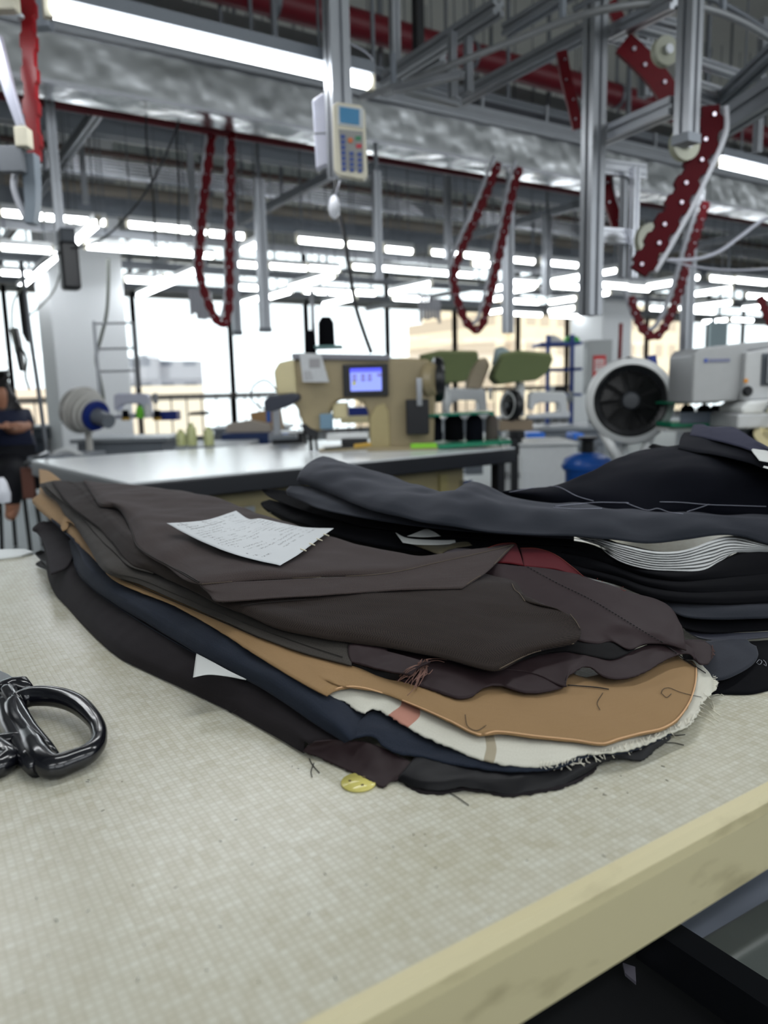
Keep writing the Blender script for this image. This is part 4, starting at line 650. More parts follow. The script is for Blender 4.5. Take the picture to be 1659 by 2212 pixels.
sheet('fabric_scrap', 'narrow white fabric sliver on the navy heap below the larger scrap', [[(1648,1010,19.3),(1680,1018,19)],[(1650,1006,19.5),(1680,1012,19.2)]], M('slip_paper', (196, 198, 196), .7, var=.02), 'fabric scrap', nu=10, nv=5, amp=0, seed=75)

# ------------------------------------------------------------------ shears, disc, dirt on the table
sc = thing('tailor_shears', 'black handled tailor shears lying open on the table at the left edge', 'scissors', tuple(tb(60, 1560, 0)))
def sx(a): return [(x/3.318, 1400+y/3.318, z) for x, y, z in a]
ring = sx([(118,385,1.4),(230,345,1.6),(400,350,1.7),(540,395,1.7),(645,480,1.6),(705,575,1.4),(700,680,1.2),(620,765,1.1),(500,815,1.0),(390,850,1.0),(300,800,1.1),(235,690,1.2),(170,580,1.3),(100,480,1.4)])
RR = [.0085, .0088, .0086, .0082, .0072, .0062, .0060, .0075, .0088, .0098, .0092, .0068, .0064, .0072]
P = [tb(*p) for p in ring]; n = 84
Pc = crv(P+P[:2], int(n*15/14))[:n]; Rc = np.interp(np.linspace(0, 14, n, endpoint=False), range(15), RR+RR[:1])
MB().tube(Pc, [r_*1.12 for r_ in Rc], 16, closed=True).build('finger_ring', M('black_enamel', (14, 15, 22), .16, spec=.7), sc, smooth=True)
b = MB(); b.tube([tb(*p) for p in sx([(30,300,1.4),(60,330,1.5),(100,390,1.5),(160,480,1.45),(230,590,1.4),(320,700,1.2),(375,780,1.1)])], [.009, .0095, .008, .0066, .0062, .0062, .006], 14)
b.tube([tb(*p) for p in sx([(-60,330,1.5),(20,300,1.5),(90,270,1.6),(160,262,1.6),(200,300,1.5)])], [.009, .0095, .009, .0085, .006], 14)
b.tube([tb(*p) for p in sx([(20,300,1.2),(30,420,1.1),(70,560,1.0),(130,680,.9),(200,790,.9),(270,860,.9)])], [.008, .0085, .0085, .0085, .0085, .008], 14)
b.build('handle_shank', M('black_enamel'), sc, smooth=True)
b = MB(); b.prism([tb(*p) for p in sx([(-260,130,.9),(0,160,1.0),(60,185,1.3),(100,212,1.5),(60,240,1.4),(20,272,1.2),(-40,280,1.0),(-260,260,.8)])], (0, 0, -.003)); b.build('steel_blade', STEEL, sc, bevel=.0006)
b = MB(); b.tube([tb(*p) for p in sx([(-90,700,.9),(0,668,1.1),(90,655,1.2),(170,640,1.2),(226,634,1.25)])], [.008, .0070, .0062, .005, .0012], 12)
b.tube([tb(*p) for p in sx([(-120,700,1.0),(-20,720,1.0),(50,760,1.0),(65,800,.9),(0,850,.8),(-80,880,.8)])], [.01, .01, .0085, .0095, .009, .009], 14)
b.build('second_handle', M('black_enamel'), sc, smooth=True)
dc = thing('plastic_disc', 'small pale yellow plastic disc with pinholes on the table beside the brown piece', 'disc', tuple(atz(775, 1692, TT)))
c = atz(775, 1693, TT); MB().lathe([(.0, 0), (.0132, 0), (.0140, .0012), (.0134, .0022), (.0, .0024)], c, (0, 0, 1), 36, cap=False).build('disc', M('pale_yellow_plastic', (206, 196, 110), .2), dc, smooth=True)
for a in (.4, 2.5, 4.6): MB().lathe([(.0012, 0), (.0012, .0006), (.0006, .0007)], c+Vector((math.cos(a)*.007, math.sin(a)*.007, .0021)), (0, 0, 1), 10).build('pinhole', M('pinhole_brown', (90, 74, 30), .5), dc)
db = MB()
for i in range(60):
    x = random.uniform(40, 1550); y = random.uniform(1640, 2150)
    p = atz(x, y, TT+.0004)
    if p.y < .30 or p.x > 2: continue
    a = random.uniform(0, 3.1); L = random.uniform(.0008, .003); db.tube([p, p+Vector((math.cos(a), math.sin(a), 0))*L], .00022, 4)
tag(db.build('lint_specks', TH_D), 'tiny dark lint specks scattered on the cream table top', 'lint', kind='stuff')

# ------------------------------------------------------------------ lamps: lit tubes hung in rows
ROTC = math.atan2(-math.cos(_th), math.sin(_th))
class Loc:
    """a thing set square to the aisle view; P() turns photo pixels into its own metres"""
    def __init__(s, name, label, cat, px, py, D, group=None, base=None):
        s.D = D; s.px, s.py = px, py; s.s = D/FPX; p = atd(px, py, D); s.p = p
        s.o = thing(name, label, cat, (p.x, p.y, p.z if base is None else base), ROTC, group); s.zb = 0 if base is None else p.z-base
    def P(s, x, y, d=0): return Vector(((x-s.px)*s.s, d, (s.py-y)*s.s+s.zb+.0244*(x-s.px)*s.s*0))
    def pm(s, nm, pts, d0, dep, mat, bevel=0, parent=None, smooth=False):
        b = MB(); b.prism([s.P(x, y, d0) for x, y in pts], (0, dep, 0)); return b.build(nm, mat, parent or s.o, local=True, bevel=bevel, smooth=smooth)
    def bx(s, nm, x0, y0, x1, y1, d0, dep, mat, bevel=0, parent=None):
        return s.pm(nm, [(x0, y0), (x1, y0), (x1, y1), (x0, y1)], d0, dep, mat, bevel, parent)
    def lt(s, nm, x, y, d, prof, axis, mat, seg=28, parent=None, smooth='auto', cap=True):
        return MB().lathe(prof, s.P(x, y, d), axis, seg, cap).build(nm, mat, parent or s.o, local=True, smooth=smooth)
    def tb(s, nm, pts, r, mat, parent=None, seg=8, n=None):
        P = [s.P(*p) for p in pts]
        if n: P = crv(P, n)
        return MB().tube(P, r, seg).build(nm, mat, parent or s.o, local=True, smooth=True)

def tube_light(a, b, z, axis, label, r=.026, group=None, near=False, light=0):
    c = ((a[0]+b[0])/2, (a[1]+b[1])/2); m_ = atz(c[0], c[1], z)
    if axis == 'x': p, q = aty(a[0], a[1], m_.y), aty(b[0], b[1], m_.y); p.y = q.y = m_.y
    else: p, q = atx(a[0], a[1], m_.x), atx(b[0], b[1], m_.x); p.x = q.x = m_.x
    p.z = q.z = z
    if (q-p).length < .3: 
        u = (q-p).normalized(); q = p+u*.3
    if (q-p).length > 2.5: q = p+(q-p).normalized()*2.5
    o = thing('tube_light', label, 'tube light', tuple((p+q)/2), 0, group); u = (q-p).normalized()
    MB().tube([p+u*.012, q-u*.012], r, 12).build('glowing_tube', TUBEN if near else TUBE, o, smooth='auto')
    up = Vector((0, 0, r*.75+.022)); b_ = MB(); b_.bar(p+up, q+up, r*2.3, .045)
    b_.build('housing', GREY if near else WHITE, o)
    hs_ = next(ch for ch in o.children if ch.name.startswith('housing')) if o.children else o
    for s_ in (-1, 1):
        e = (p+q)/2+up+u*.38*s_*min(1, (q-p).length); MB().tube([e, (e.x, e.y, 4.9)], .006, 5).build('hanger_rod', ALUD, hs_)
    for e, s_ in ((p, 1), (q, -1)): MB().b2(e-Vector((.014, .014, .014))*1-Vector((0, 0, r*.6)), e+Vector((.014, .014, .05))).build('end_cap', IVORY, o)
    if light:
        l = bpy.data.lights.new('tube_lamp', 'AREA'); l.shape = 'RECTANGLE'; l.size = (q-p).length; l.size_y = .06; l.energy = light; l.color = (.97, .99, 1)
        lo = bpy.data.objects.new('tube_lamp', l); COL.objects.link(lo); lo.location = (p+q)/2-Vector((0, 0, r+.01)); lo.rotation_euler = (0, 0, 0 if axis == 'x' else math.pi/2); lo.parent = None
    return o
tube_light((104, 28), (800, 165), 2.3, 'x', 'large bright tube light crossing the top left of the view, nearest the camera', .030, near=True, light=LAMP_W)
tube_light((1550, 343), (1790, 408), 2.3, 'x', 'bright tube light cut off by the right edge below the red guard', .030, near=True, light=LAMP_W)
# unseen tubes added over and behind the work table to light the foreground
for i, (x, y) in enumerate(((.1, .95), (1.8, .95), (-1.7, -.9), (.1, -.9), (1.9, -.9), (3.7, -.9), (-.9, 2.8))):
    p = Vector((x, y, 2.3)); q = Vector((x+1.2, y, 2.3))
    o = thing('tube_light', 'added tube light over or behind the front cutting table, outside the view', 'tube light', (x+.6, y, 2.3), 0, 'added tube lights around the cutting table')
    MB().tube([p, q], .03, 12).build('glowing_tube', TUBEN, o); MB().bar(p+Vector((0, 0, .045)), q+Vector((0, 0, .045)), .07, .045).build('housing', GREY, o)
    l = bpy.data.lights.new('tube_lamp', 'AREA'); l.shape = 'RECTANGLE'; l.size = 1.2; l.size_y = .06; l.energy = LAMP_W; l.color = (.97, .99, 1)
    lo = bpy.data.objects.new('tube_lamp', l); COL.objects.link(lo); lo.location = (x+.6, y, 2.26)
XT = [  # tubes that run along the windows: photo end points
 (2,460,32,461),(70,466,128,472),(143,473,185,477),(0,535,111,540),(184,532,461,552),(275,484,330,490),(335,489,381,495),(384,495,432,500),(449,503,495,508),(0,588,50,592),(270,603,351,608),(512,618,560,624),
 (581,574,662,580),(666,578,732,583),(760,575,810,580),(823,580,1021,594),(511,570,565,574),(655,628,760,634),(767,630,800,635),(848,642,925,648),(642,518,740,527),(750,527,808,534),(830,536,890,545),(930,543,993,552),(1000,549,1020,553),
 (1105,560,1135,564),(1169,566,1246,573),(1103,609,1159,614),(1190,615,1254,622),(1264,611,1354,620),(1355,620,1401,626),(1471,596,1508,600),(1532,600,1582,606),(1588,604,1655,611),(1612,637,1690,645),(1469,670,1542,675),(1104,649,1163,654),(1105,676,1169,681),(1187,680,1284,686),(1403,665,1431,668),(1020,568,1040,571),(1580,690,1625,692)]
YT = [  # tubes that run away from the camera
 (164,519,213,484),(42,622,128,550),(300,636,429,586),(525,540,560,529),(629,620,724,594),(844,632,932,612),(1177,613,1254,596),(1264,598,1334,582),(1399,621,1457,608),(1487,638,1582,622),(1469,669,1582,650),(1519,697,1572,689),(1103,628,1157,619),(1187,655,1245,642),(1187,673,1242,664),(1278,640,1318,629),(1065,625,1088,619),(1060,648,1090,641),(1058,676,1090,668),(570,645,630,628),(1605,668,1645,660),(700,660,770,640),(330,612,352,602),(525,655,568,642)]
ORD = ['first', 'second', 'third', 'fourth', 'fifth', 'sixth', 'seventh', 'eighth', 'ninth', 'tenth', 'eleventh', 'twelfth', 'thirteenth', 'fourteenth']
def rows(T, ax, cuts, kind, z):
    G = {}
    for t in T:
        yy = (t[1]+t[3])/2; s_ = 'left' if t[0] < 500 else ('middle' if t[0] < 1060 else 'right'); f_ = next(n for lim, n in cuts if yy < lim); G.setdefault((f_, s_), []).append(t)
    for (f_, s_), L_ in G.items():
        for i, t in enumerate(sorted(L_)):
            yy = (t[1]+t[3])/2
            tube_light(t[:2], t[2:], z if yy > 500 else 2.45, ax, 'lit tube %s, %s from left in the %s row, %s of view' % (kind, ORD[i], f_, s_), .032 if yy > 600 else .026, '%s tubes, %s row, %s' % (kind, f_, s_))
rows(XT, 'x', ((500, 'top'), (560, 'upper'), (620, 'lower'), (999, 'lowest')), 'parallel to the windows', 2.3)
rows(YT, 'y', ((560, 'top'), (625, 'middle'), (999, 'lowest')), 'slanting toward the windows', 2.3)

# ------------------------------------------------------------------ overhead runs parallel to the windows
def run(name, label, cat, px, py, z, w, h, mat, x0=-6.5, x1=45, drop_=True, step=2.6, rnd=False):
    y = atz(px, py, z).y; o = thing(name, label, cat, (3, y, z)); b = MB()
    if rnd: b.tube([(x0, y, z), (x1, y, z)], w/2, 14)
    else: b.profile((x0, y, z), (x1, y, z), w, h)
    b.build('run', mat, o, smooth='auto' if rnd else False)
    if drop_:
        x = .7
        while x < 26: MB().bar((x, y, z), (x, y, 4.9), .03).build('hanger_rod', ALUD, o); x += step
    return o, y
o, yd = run('foil_duct', 'long silver foil faced duct running across under the ceiling', 'duct', 440, 130, 2.92, .07, .06, ALU, drop_=False)
yd = 4.32
dct = MB().b2((-6.5, yd, 2.62), (20, yd+.26, 2.86)).build('foil_body', FOIL, o)
dct2 = MB(); dct2.bar((-6.5, yd-.012, 2.612), (20, yd-.012, 2.612), .03, .022).build('lower_lip', M('bright_aluminium', (206, 208, 214), .25, .8), o)
MB().profile((-6.5, yd-.01, 2.885), (20, yd-.01, 2.885), .045, .05).profile((-6.5, yd+.02, 2.95), (20, yd+.02, 2.95), .04, .04).build('upper_rail', ALU, o)
MB().b2((-6.5, yd+.1, 2.95), (20, yd+.16, 3.06)).build('cable_bundle', M('dark_cables', (40, 42, 50), .6), o)
x = .6
while x < 12: MB().bar((x, yd+.05, 2.9), (x, yd+.05, 3.1), .02).build('rail_clip', ALU, o); x += .62
for x in (-2, 2.2, 5.4, 9, 13): MB().bar((x, yd+.2, 2.86), (x, yd+.2, 4.9), .03).build('hanger_rod', ALUD, o)
MB().profile((-6.5, yd+.2, 3.12), (20, yd+.2, 3.12), .05, .06).build('top_rail', ALUD, o)
o = thing('sprinkler_pipe', 'thin dark red pipe running just below and behind the foil duct', 'pipe', (3, 4.75, 2.665)); MB().tube([(-6.5, 4.75, 2.662), (20, 4.75, 2.662)], .028, 12).build('pipe', REDP, o, smooth='auto')
yr = 5.34
o = thing('fire_main_pipe', 'thick dark red fire main pipe crossing the upper right under the ceiling', 'pipe', (4, yr, 3.8)); MB().tube([(1.5, yr, 3.8), (24, yr, 3.8)], .105, 24).build('pipe', REDP, o, smooth='auto')
MB().tube([(1.9, yr, 3.8), (1.9, yr, 4.88)], .05, 12).tube([(3.1, yr+.1, 3.9), (3.1, yr-1.2, 3.9)], .04, 12).tube([(5.1, yr, 3.85), (5.9, yr+.8, 4.3)], .04, 10).build('branch_pipe', REDP, o, smooth='auto')
for x in (2.6, 4.4, 6.2, 8): MB().lathe([(.115, -.02), (.115, .02)], (x, yr, 3.8), (1, 0, 0), 20).bar((x, yr, 3.9), (x, yr, 4.88), .015).build('pipe_clamp', ALUD, o)
run('steel_beam', 'grey steel beam just beneath the silver foil duct', 'beam', 415, 296, 3.28, .14, .22, GREY)
run('cable_tray', 'slim pale cable tray below the grey steel beam', 'cable tray', 415, 325, 3.2, .05, .03, M('bright_aluminium'), drop_=False)
run('brown_pipe', 'thin brown pipe running behind the hanging posts', 'pipe', 415, 357, 3.3, .06, .06, M('brown_pipe_paint', (88, 70, 64), .5), rnd=True)
o, y = run('ribbed_duct', 'ribbed silver ventilation duct with ridges, left of centre', 'duct', 415, 390, 3.25, .16, .16, M('bright_aluminium'), rnd=True)
for k in range(5): MB().tube([(-6.5, y-.085, 3.19+k*.03), (30, y-.085, 3.19+k*.03)], .012, 8).build('duct_ridge', M('bright_aluminium'), o, smooth='auto')
run('warm_grey_pipe', 'warm grey pipe with a dull finish above the far tube lights', 'pipe', 415, 432, 3.2, .13, .13, M('warm_grey_paint', (140, 132, 122), .6), rnd=True)
run('steel_beam', 'wide grey steel channel above the highest row of tubes', 'beam', 415, 458, 3.1, .12, .26, GREY)
run('light_rail', 'slotted aluminium rail carrying the row of tubes before the column', 'rail', 415, 520, 2.5, .06, .06, ALU)
run('light_rail', 'slotted aluminium rail carrying tubes near the window heads', 'rail', 700, 600, 2.5, .08, .08, ALUD)
run('light_rail', 'distant slotted rail just above the window tops', 'rail', 700, 640, 2.55, .1, .1, ALUD)
run('steel_beam', 'grey beam behind the fire main at the upper right', 'beam', 1120, 235, 3.75, .2, .3, M('light_grey_paint', (160, 163, 164), .6))
run('cable_tray', 'light grey cable channel just above the top of the foil duct', 'cable tray', 1100, 268, 3.4, .12, .12, M('light_grey_paint'), drop_=False)
# runs that lead toward the windows
def yrun(label, x, y0, y1, z, w, h, mat, name='cross_rail', cat='rail'):
    o = thing(name, label, cat, (x, (y0+y1)/2, z)); MB().profile((x, y0, z), (x, y1, z), w, h).build('run', mat, o)
    y = y0+.3
    while y < y1: MB().bar((x, y, z), (x, y, 4.9), .025).build('hanger_rod', ALUD, o); y += 1.9
    return o
for i, (x, z) in enumerate(((1.35, 2.9), (3.6, 3.0), (6.2, 2.9), (9.4, 2.9), (13.0, 2.9), (17, 2.9))):
    yrun('grey cross rail leading to the windows, %s' % ['leftmost of six', 'second from left', 'third from left', 'third from right', 'second from right', 'farthest right of six'][i], x, 5.2, 15.2, z, .06, .08, ALUD)

# ------------------------------------------------------------------ the hanging aluminium frame upper right
fr_ = thing('conveyor_rig', 'large slotted aluminium frame with posts and cross bars at the upper right', 'frame', tuple(atd(1278, 400, 3.1)))
def post(parent, px, py0, py1, D, w, h, nm='post', mat=ALU, cap=False):
    a = atd(px, py1, D); t = atd(px, py0, D); 
    MB().profile((a.x, a.y, a.z), (a.x, a.y, max(t.z, a.z+.1)), w, h, up=(0, 1, 0)).build(nm, mat, parent)
    if cap: MB().box((a.x, a.y, a.z-.015), (w*1.15, h*1.15, .03)).build('post_cap', GREY, parent)
    return a
pc = post(fr_, 1275, -300, 682, 3.1, .075, .06)
pd_ = post(fr_, 1482, -300, 292, 2.6, .06, .06, cap=True)
def gbar(nm, a, b, D0, D1, w, h, mat=ALU, parent=fr_): return MB().profile(atd(a[0], a[1], D0), atd(b[0], b[1], D1), w, h).build(nm, mat, parent)
gbar('cross_bar', (1292, 300), (1460, 228), 3.1, 2.62, .058, .058); gbar('cross_bar', (1290, 88), (1462, 2), 3.1, 2.62, .05, .05)
for (a, b, z, w) in (((826, 172), (1085, 18), 2.62, .062), ((985, 214), (1275, 70), 2.55, .06), ((812, 200), (975, 128), 2.62, .04), ((1070, 60), (1400, -95), 2.6, .05)):
    p, q = atz(a[0], a[1], z), atz(b[0], b[1], z); q.x = p.x = (p.x+q.x)/2; MB().profile(p, q, w, w).build('cross_bar', ALU, fr_)
for px, y0, y1 in ((978, 80, 212), (1012, 88, 200)): post(fr_, px, y0, y1, 3.35, .03, .03, 'short_post')
gbar('cross_bar', (860, 185), (990, 222), 3.35, 3.6, .04, .04); gbar('cross_bar', (850, 195), (1000, 160), 3.3, 3.1, .03, .03)
for y_, dd in ((352, .0), (368, .02)): gbar('roller_bar', (1295, y_), (1392, y_+12), 3.1, 3.25, .03, .03, M('bright_aluminium'))
for y_ in (500, 516): gbar('roller_bar', (1295, y_), (1395, y_+6), 3.1, 3.25, .03, .03, M('bright_aluminium'))
post(fr_, 1364, 372, 600, 3.2, .035, .035, 'short_post', M('bright_aluminium')); post(fr_, 1345, 372, 600, 3.3, .03, .03, 'short_post')
for (a, b) in (((1370, 30), (1492, 62)), ((1340, 48), (1475, 85)), ((1310, 78), (1452, 118)), ((1500, 132), (1610, 168)), ((1505, 185), (1600, 215)), ((1500, 205), (1590, 240))): gbar('conveyor_slat', a, b, 3.0, 3.2, .04, .03, M('bright_aluminium'))
gbar('cross_bar', (1560, 270), (1700, 180), 3.0, 2.5, .07, .09, GREY); gbar('cross_bar', (1560, 215), (1690, 95), 3.1, 2.6, .05, .05, GREY)
post(fr_, 1635, 60, 330, 3.4, .03, .03, 'short_post'); post(fr_, 1393, 60, 210, 3.6, .05, .05, 'short_post')
arc = [(780,212),(830,195),(950,150),(1100,92),(1200,52),(1290,24),(1370,10),(1440,8),(1520,18),(1590,42),(1650,75),(1720,120)]
o = thing('curved_rail', 'curved grey tubular transport rail arching across the upper right', 'rail', tuple(atz(1290, 25, 2.4)))
MB().tube(crv([atz(x, y, 2.4) for x, y in arc], 60), .014, 10).build('rail', M('grey_rail_paint', (150, 152, 154), .4, .4), o, smooth=True)
for x, y in ((850, 188), (1215, 48), (1400, 10), (1560, 30)): p = atz(x, y, 2.4); MB().bar(p+Vector((0, 0, .01)), p+Vector((0, 0, .14)), .02).build('bracket', GREY, o)
o = thing('curved_rail', 'second curved rail just outside the first at the top right corner', 'rail', tuple(atz(1500, 0, 2.5)))
MB().tube(crv([atz(x, y, 2.5) for x, y in [(1240,20),(1330,-20),(1430,-25),(1520,-8),(1600,30),(1680,85)]], 40), .012, 10).build('rail', ALUD, o, smooth=True)
for i, (x, y, r, D, lb) in enumerate(((1436, 112, 30, 2.7, 'translucent guide wheel beside the upper red guard'), (1478, 312, 34, 2.7, 'translucent guide wheel under the short post cap'), (1405, 520, 36, 3.1, 'translucent guide wheel on the lowest roller bars'))):
    L = Loc('guide_wheel', lb, 'wheel', x, y, D); rr = r*L.s
    L.lt('wheel', x, y, 0, [(rr*.3, -.012), (rr, -.014), (rr*.86, -.004), (rr*.86, .004), (rr, .014), (rr*.3, .012)], (.3, -1, 0), M('milky_plastic', (176, 178, 160), .25), 32)
    L.lt('hub', x, y, 0, [(rr*.32, -.03), (rr*.32, .03)], (.3, -1, 0), M('bright_aluminium'), 16)

def band(name, label, pts, D, w, mat=RED, lugs=0, bolts=0, guide=None, group=None, cat='conveyor guard', dep=.02, n=60):
    c = pts[len(pts)//2]; L = Loc(name, label, cat, c[0], c[1], D, group); P = crv([L.P(*p) for p in pts], n)
    b = MB(); A, B = [], []
    for i in range(n):
        t = Vector(P[min(i+1, n-1)]-P[max(i-1, 0)]); t.y = 0; t.normalize(); nn = Vector((t.z, 0, -t.x)); s_ = 1
        if lugs: s_ = 1+.16*(1 if (i*lugs//n) % 2 else -1)
        A.append(Vector(P[i])+nn*w/2*s_); B.append(Vector(P[i])-nn*w/2*s_)
    fa = [b.bm.verts.new(p) for p in A]; fb = [b.bm.verts.new(p) for p in B]; ga = [b.bm.verts.new(p+Vector((0, dep, 0))) for p in A]; gb = [b.bm.verts.new(p+Vector((0, dep, 0))) for p in B]
    for i in range(n-1):
        for q in ((fa[i], fa[i+1], fb[i+1], fb[i]), (ga[i], gb[i], gb[i+1], ga[i+1]), (fa[i], ga[i], ga[i+1], fa[i+1]), (fb[i], fb[i+1], gb[i+1], gb[i])): b.bm.faces.new(q)
    b.bm.faces.new((fa[0], fb[0], gb[0], ga[0])); b.bm.faces.new((fa[-1], ga[-1], gb[-1], fb[-1]))
    b.build('guard_strip', mat, L.o, local=True)
    if bolts:
        for k in range(bolts):
            i = int((k+.5)*n/bolts); MB().lathe([(w*.10, 0), (w*.09, -.006)], Vector(P[i])+Vector((w*.12*(-1)**k, -.002, 0)), (0, 1, 0), 10).build('bolt', RDOT, L.o, local=True)
    if guide:
        g_ = [L.P(x+guide[0], y+guide[1], .015) for x, y in pts]; MB().tube(crv(g_, n), guide[2], 8).build('white_guide', M('white_guide_tube', (196, 198, 206), .35), L.o, local=True, smooth=True)
    return L
band('conveyor_guard', 'wide dark red guard with steel bolts sweeping down at the upper right', [(1527,242),(1530,285),(1520,320),(1500,365),(1470,430),(1440,485),(1412,535),(1385,580)], 2.75, .076, mat=M('dark_guard_plastic', (70, 3, 13), .65, spec=.12), bolts=8, lugs=17, guide=(36, 0, .012))
band('conveyor_guard', 'dark red slanted guard above the cross bar between the two big posts', [(1345,95),(1380,125),(1420,165),(1450,205),(1470,235)], 2.95, .085, bolts=4)
band('conveyor_guard', 'narrow red guard left of the big aluminium post', [(1212,118),(1225,180),(1240,235),(1250,275)], 3.3, .045, bolts=4)
band('conveyor_guard', 'short red guard between the post and the roller bars', [(1304,378),(1312,420),(1330,470),(1338,495)], 3.3, .05, bolts=3, guide=(16, 0, .008))
band('conveyor_guard', 'small red guard tip at the top of the big aluminium post', [(1318,5),(1330,25),(1338,40)], 3.2, .05)
c1 = [(492,268),(482,310),(470,370),(456,440),(447,500),(440,550),(437,590),(446,635),(460,675),(472,697),(484,700),(493,680),(499,643),(502,590),(504,545),(510,470),(516,380),(521,310),(524,272)]
band('conveyor_chain', 'hanging red chain loop left of the big sewing machine', c1, 4.9, .048, lugs=61, bolts=24, guide=(-9, -12, .012), group='hanging red chain loops', cat='conveyor chain', n=180)
c2 = [(1078,372),(1062,410),(1040,460),(1015,510),(995,555),(982,597),(986,635),(1000,680),(1014,703),(1028,712),(1040,706),(1052,670),(1065,620),(1078,560),(1092,500),(1108,430),(1122,382)]
band('conveyor_chain', 'hanging red chain loop right of the machine, before the sand tower', c2, 5.0, .048, lugs=61, bolts=24, guide=(-9, -14, .012), group='hanging red chain loops', cat='conveyor chain', n=180)
c3 = [(1362,640),(1372,672),(1388,705),(1408,724),(1424,722),(1440,700),(1455,665),(1470,615),(1484,560),(1500,505),(1516,450)]
_L3 = band('conveyor_chain', 'hanging red chain loop above the big round fan', c3, 4.6, .048, lugs=41, bolts=16, guide=(-12, -14, .014), group='hanging red chain loops', cat='conveyor chain', n=140)
MB().bar(atd(1516, 450, 4.6), Vector((atd(1516, 450, 4.6).x, atd(1516, 450, 4.6).y, 4.88)), .02).build('hanger_rod', ALUD, _L3.o)
band('conveyor_chain', 'red chain loop just entering at the right edge', [(1640,640),(1652,668),(1665,695),(1685,715)], 4.6, .045, lugs=11, cat='conveyor chain')
band('conveyor_chain', 'bright red scalloped chain hanging at the far left under the near tube light', [(72,-20),(70,40),(66,100),(62,170),(58,250),(56,335)], 2.6, .046, mat=M('bright_red_plastic', (128, 10, 20), .3, var=.15), lugs=11, bolts=0, cat='conveyor chain', dep=.03)
L = Loc('chain_guide', 'grey plastic channel the far left red chain drops into', 'channel', 65, 400, 2.6)
L.pm('channel', [(52,335),(82,335),(80,400),(74,445),(66,480),(46,478),(52,430)], -.01, .05, M('blue_grey_channel', (128, 138, 148), .4), .004)
L.tb('inner_curve', [(30,370,.02),(24,400,.02),(34,440,.02),(46,468,.02)], .012, M('white_guide_tube'), n=14)
L = Loc('chain_bracket', 'pale slotted bracket leaning down at the upper left edge', 'bracket', 15, 180, 2.5)
L.pm('slotted_arm', [(-4,80),(8,80),(22,170),(40,262),(26,268),(6,200),(-4,150)], 0, .03, M('lilac_aluminium', (186, 188, 204), .35, .4), .003)
L.bx('foot_block', 22, 268, 50, 310, -.01, .05, IVORY, .005); L.bx('cross_plate', -20, 305, 32, 360, 0, .03, ALUD, .004); L.bx('corner_block', -10, -10, 50, 35, -.01, .05, IVORY, .008); L.tb('curved_pipe', [(-12,8,.04),(18,12,.04),(40,30,.04),(48,40,.04)], .012, ALU, n=12)
L = Loc('junction_box', 'grey box at the left end of the large near tube light', 'box', 85, 20, 2.78); L.bx('box', 58, -40, 102, 52, 0, .06, GREY, .008)
# posts that hang from above
for i, (x, y0, y1, D, w, lb) in enumerate(((736, -200, 385, 2.95, .085, 'thick aluminium post that carries the hand control'), (854, -100, 128, 3.5, .045, 'aluminium post to the right of the hand control, cut by the top edge'), (135, 205, 560, 4.3, .05, 'hanging aluminium post with a black foot box on the left'), (573, 400, 708, 5.4, .07, 'short hanging post between the first chain and the machine'), (818, 380, 605, 5.0, .05, 'slim hanging post to the right of the pull cord'), (1097, 420, 720, 6.0, .08, 'hanging post just right of the second chain loop'), (512, 380, 715, 5.6, .06, 'hanging post right behind the first red chain loop'), (420, 320, 500, 6.5, .05, 'thin hanging post left of the first red chain'), (185, 300, 440, 7.0, .05, 'thin hanging post behind the left black foot box'), (968, 330, 560, 6.8, .06, 'thin hanging post left of the second chain loop'), (1480, 470, 800, 6.0, .09, 'hanging post right of the fan chain'), (1180, 470, 640, 7.5, .08, 'far hanging post between the second chain and the big post'))):
    o = thing('hanging_post', lb, 'post', tuple(atd(x, y1, D))); post(o, x, y0, y1, D, w, w*.7, cap=(i in (3, 6))); tp_ = atd(x, y1, D); tz = atd(x, y0, D).z; MB().bar((tp_.x, tp_.y, min(tz, 4.7)-.02), (tp_.x, tp_.y, 4.89), .02).build('hanger_rod', ALUD, o)
    if i == 2:
        L2 = atd(150, 575, 4.25); MB().box((L2.x, L2.y, L2.z), (.10, .10, .26)).build('foot_box', BLACK, o, bevel=.02); MB().box((L2.x, L2.y, L2.z+.14), (.08, .08, .12)).build('collar', DGREY, o, bevel=.01)
# black square post near the top
o = thing('hanging_post', 'thin black square post dropping behind the fire main near the top', 'post', tuple(atd(904, 60, 3.9))); a = atd(904, 112, 3.9); MB().bar(a, (a.x, a.y, 4.9), .045).build('post', BLACK, o)
def cable(label, pts, D, r, mat, name='cable', n=40):
    c = pts[len(pts)//2]; o = thing(name, label, 'cable', tuple(atd(c[0], c[1], D)))
    MB().tube(crv([atd(x, y, D) for x, y in pts], n), r, 8).build('cable', mat, o, smooth=True); return o
cable('thick black cable dropping from the hand control to the sewing machine', [(722,380),(728,440),(742,500),(756,590),(768,660),(785,715),(802,762)], 3.4, .0095, BLACK)
cable('thin black cord hanging at the left of the loose pair under the foil duct', [(316,240),(316,300),(324,360),(332,440),(334,500),(340,560)], 4.2, .005, BLACK)
cable('thin black cord hanging at the right of the loose pair under the foil duct', [(386,255),(382,300),(386,380),(385,460),(386,520)], 4.2, .005, BLACK)
cable('long dark cord slanting down left from the foil duct', [(384,270),(360,330),(325,400),(280,460),(230,510),(190,530),(140,540),(90,570),(55,605)], 4.2, .006, M('dark_grey_cable', (48, 50, 54), .6))
cable('grey cable running down the white column', [(234,560),(234,620),(230,680),(218,730),(208,770),(214,810),(222,850),(224,880)], 6.2, .014, CABLE)
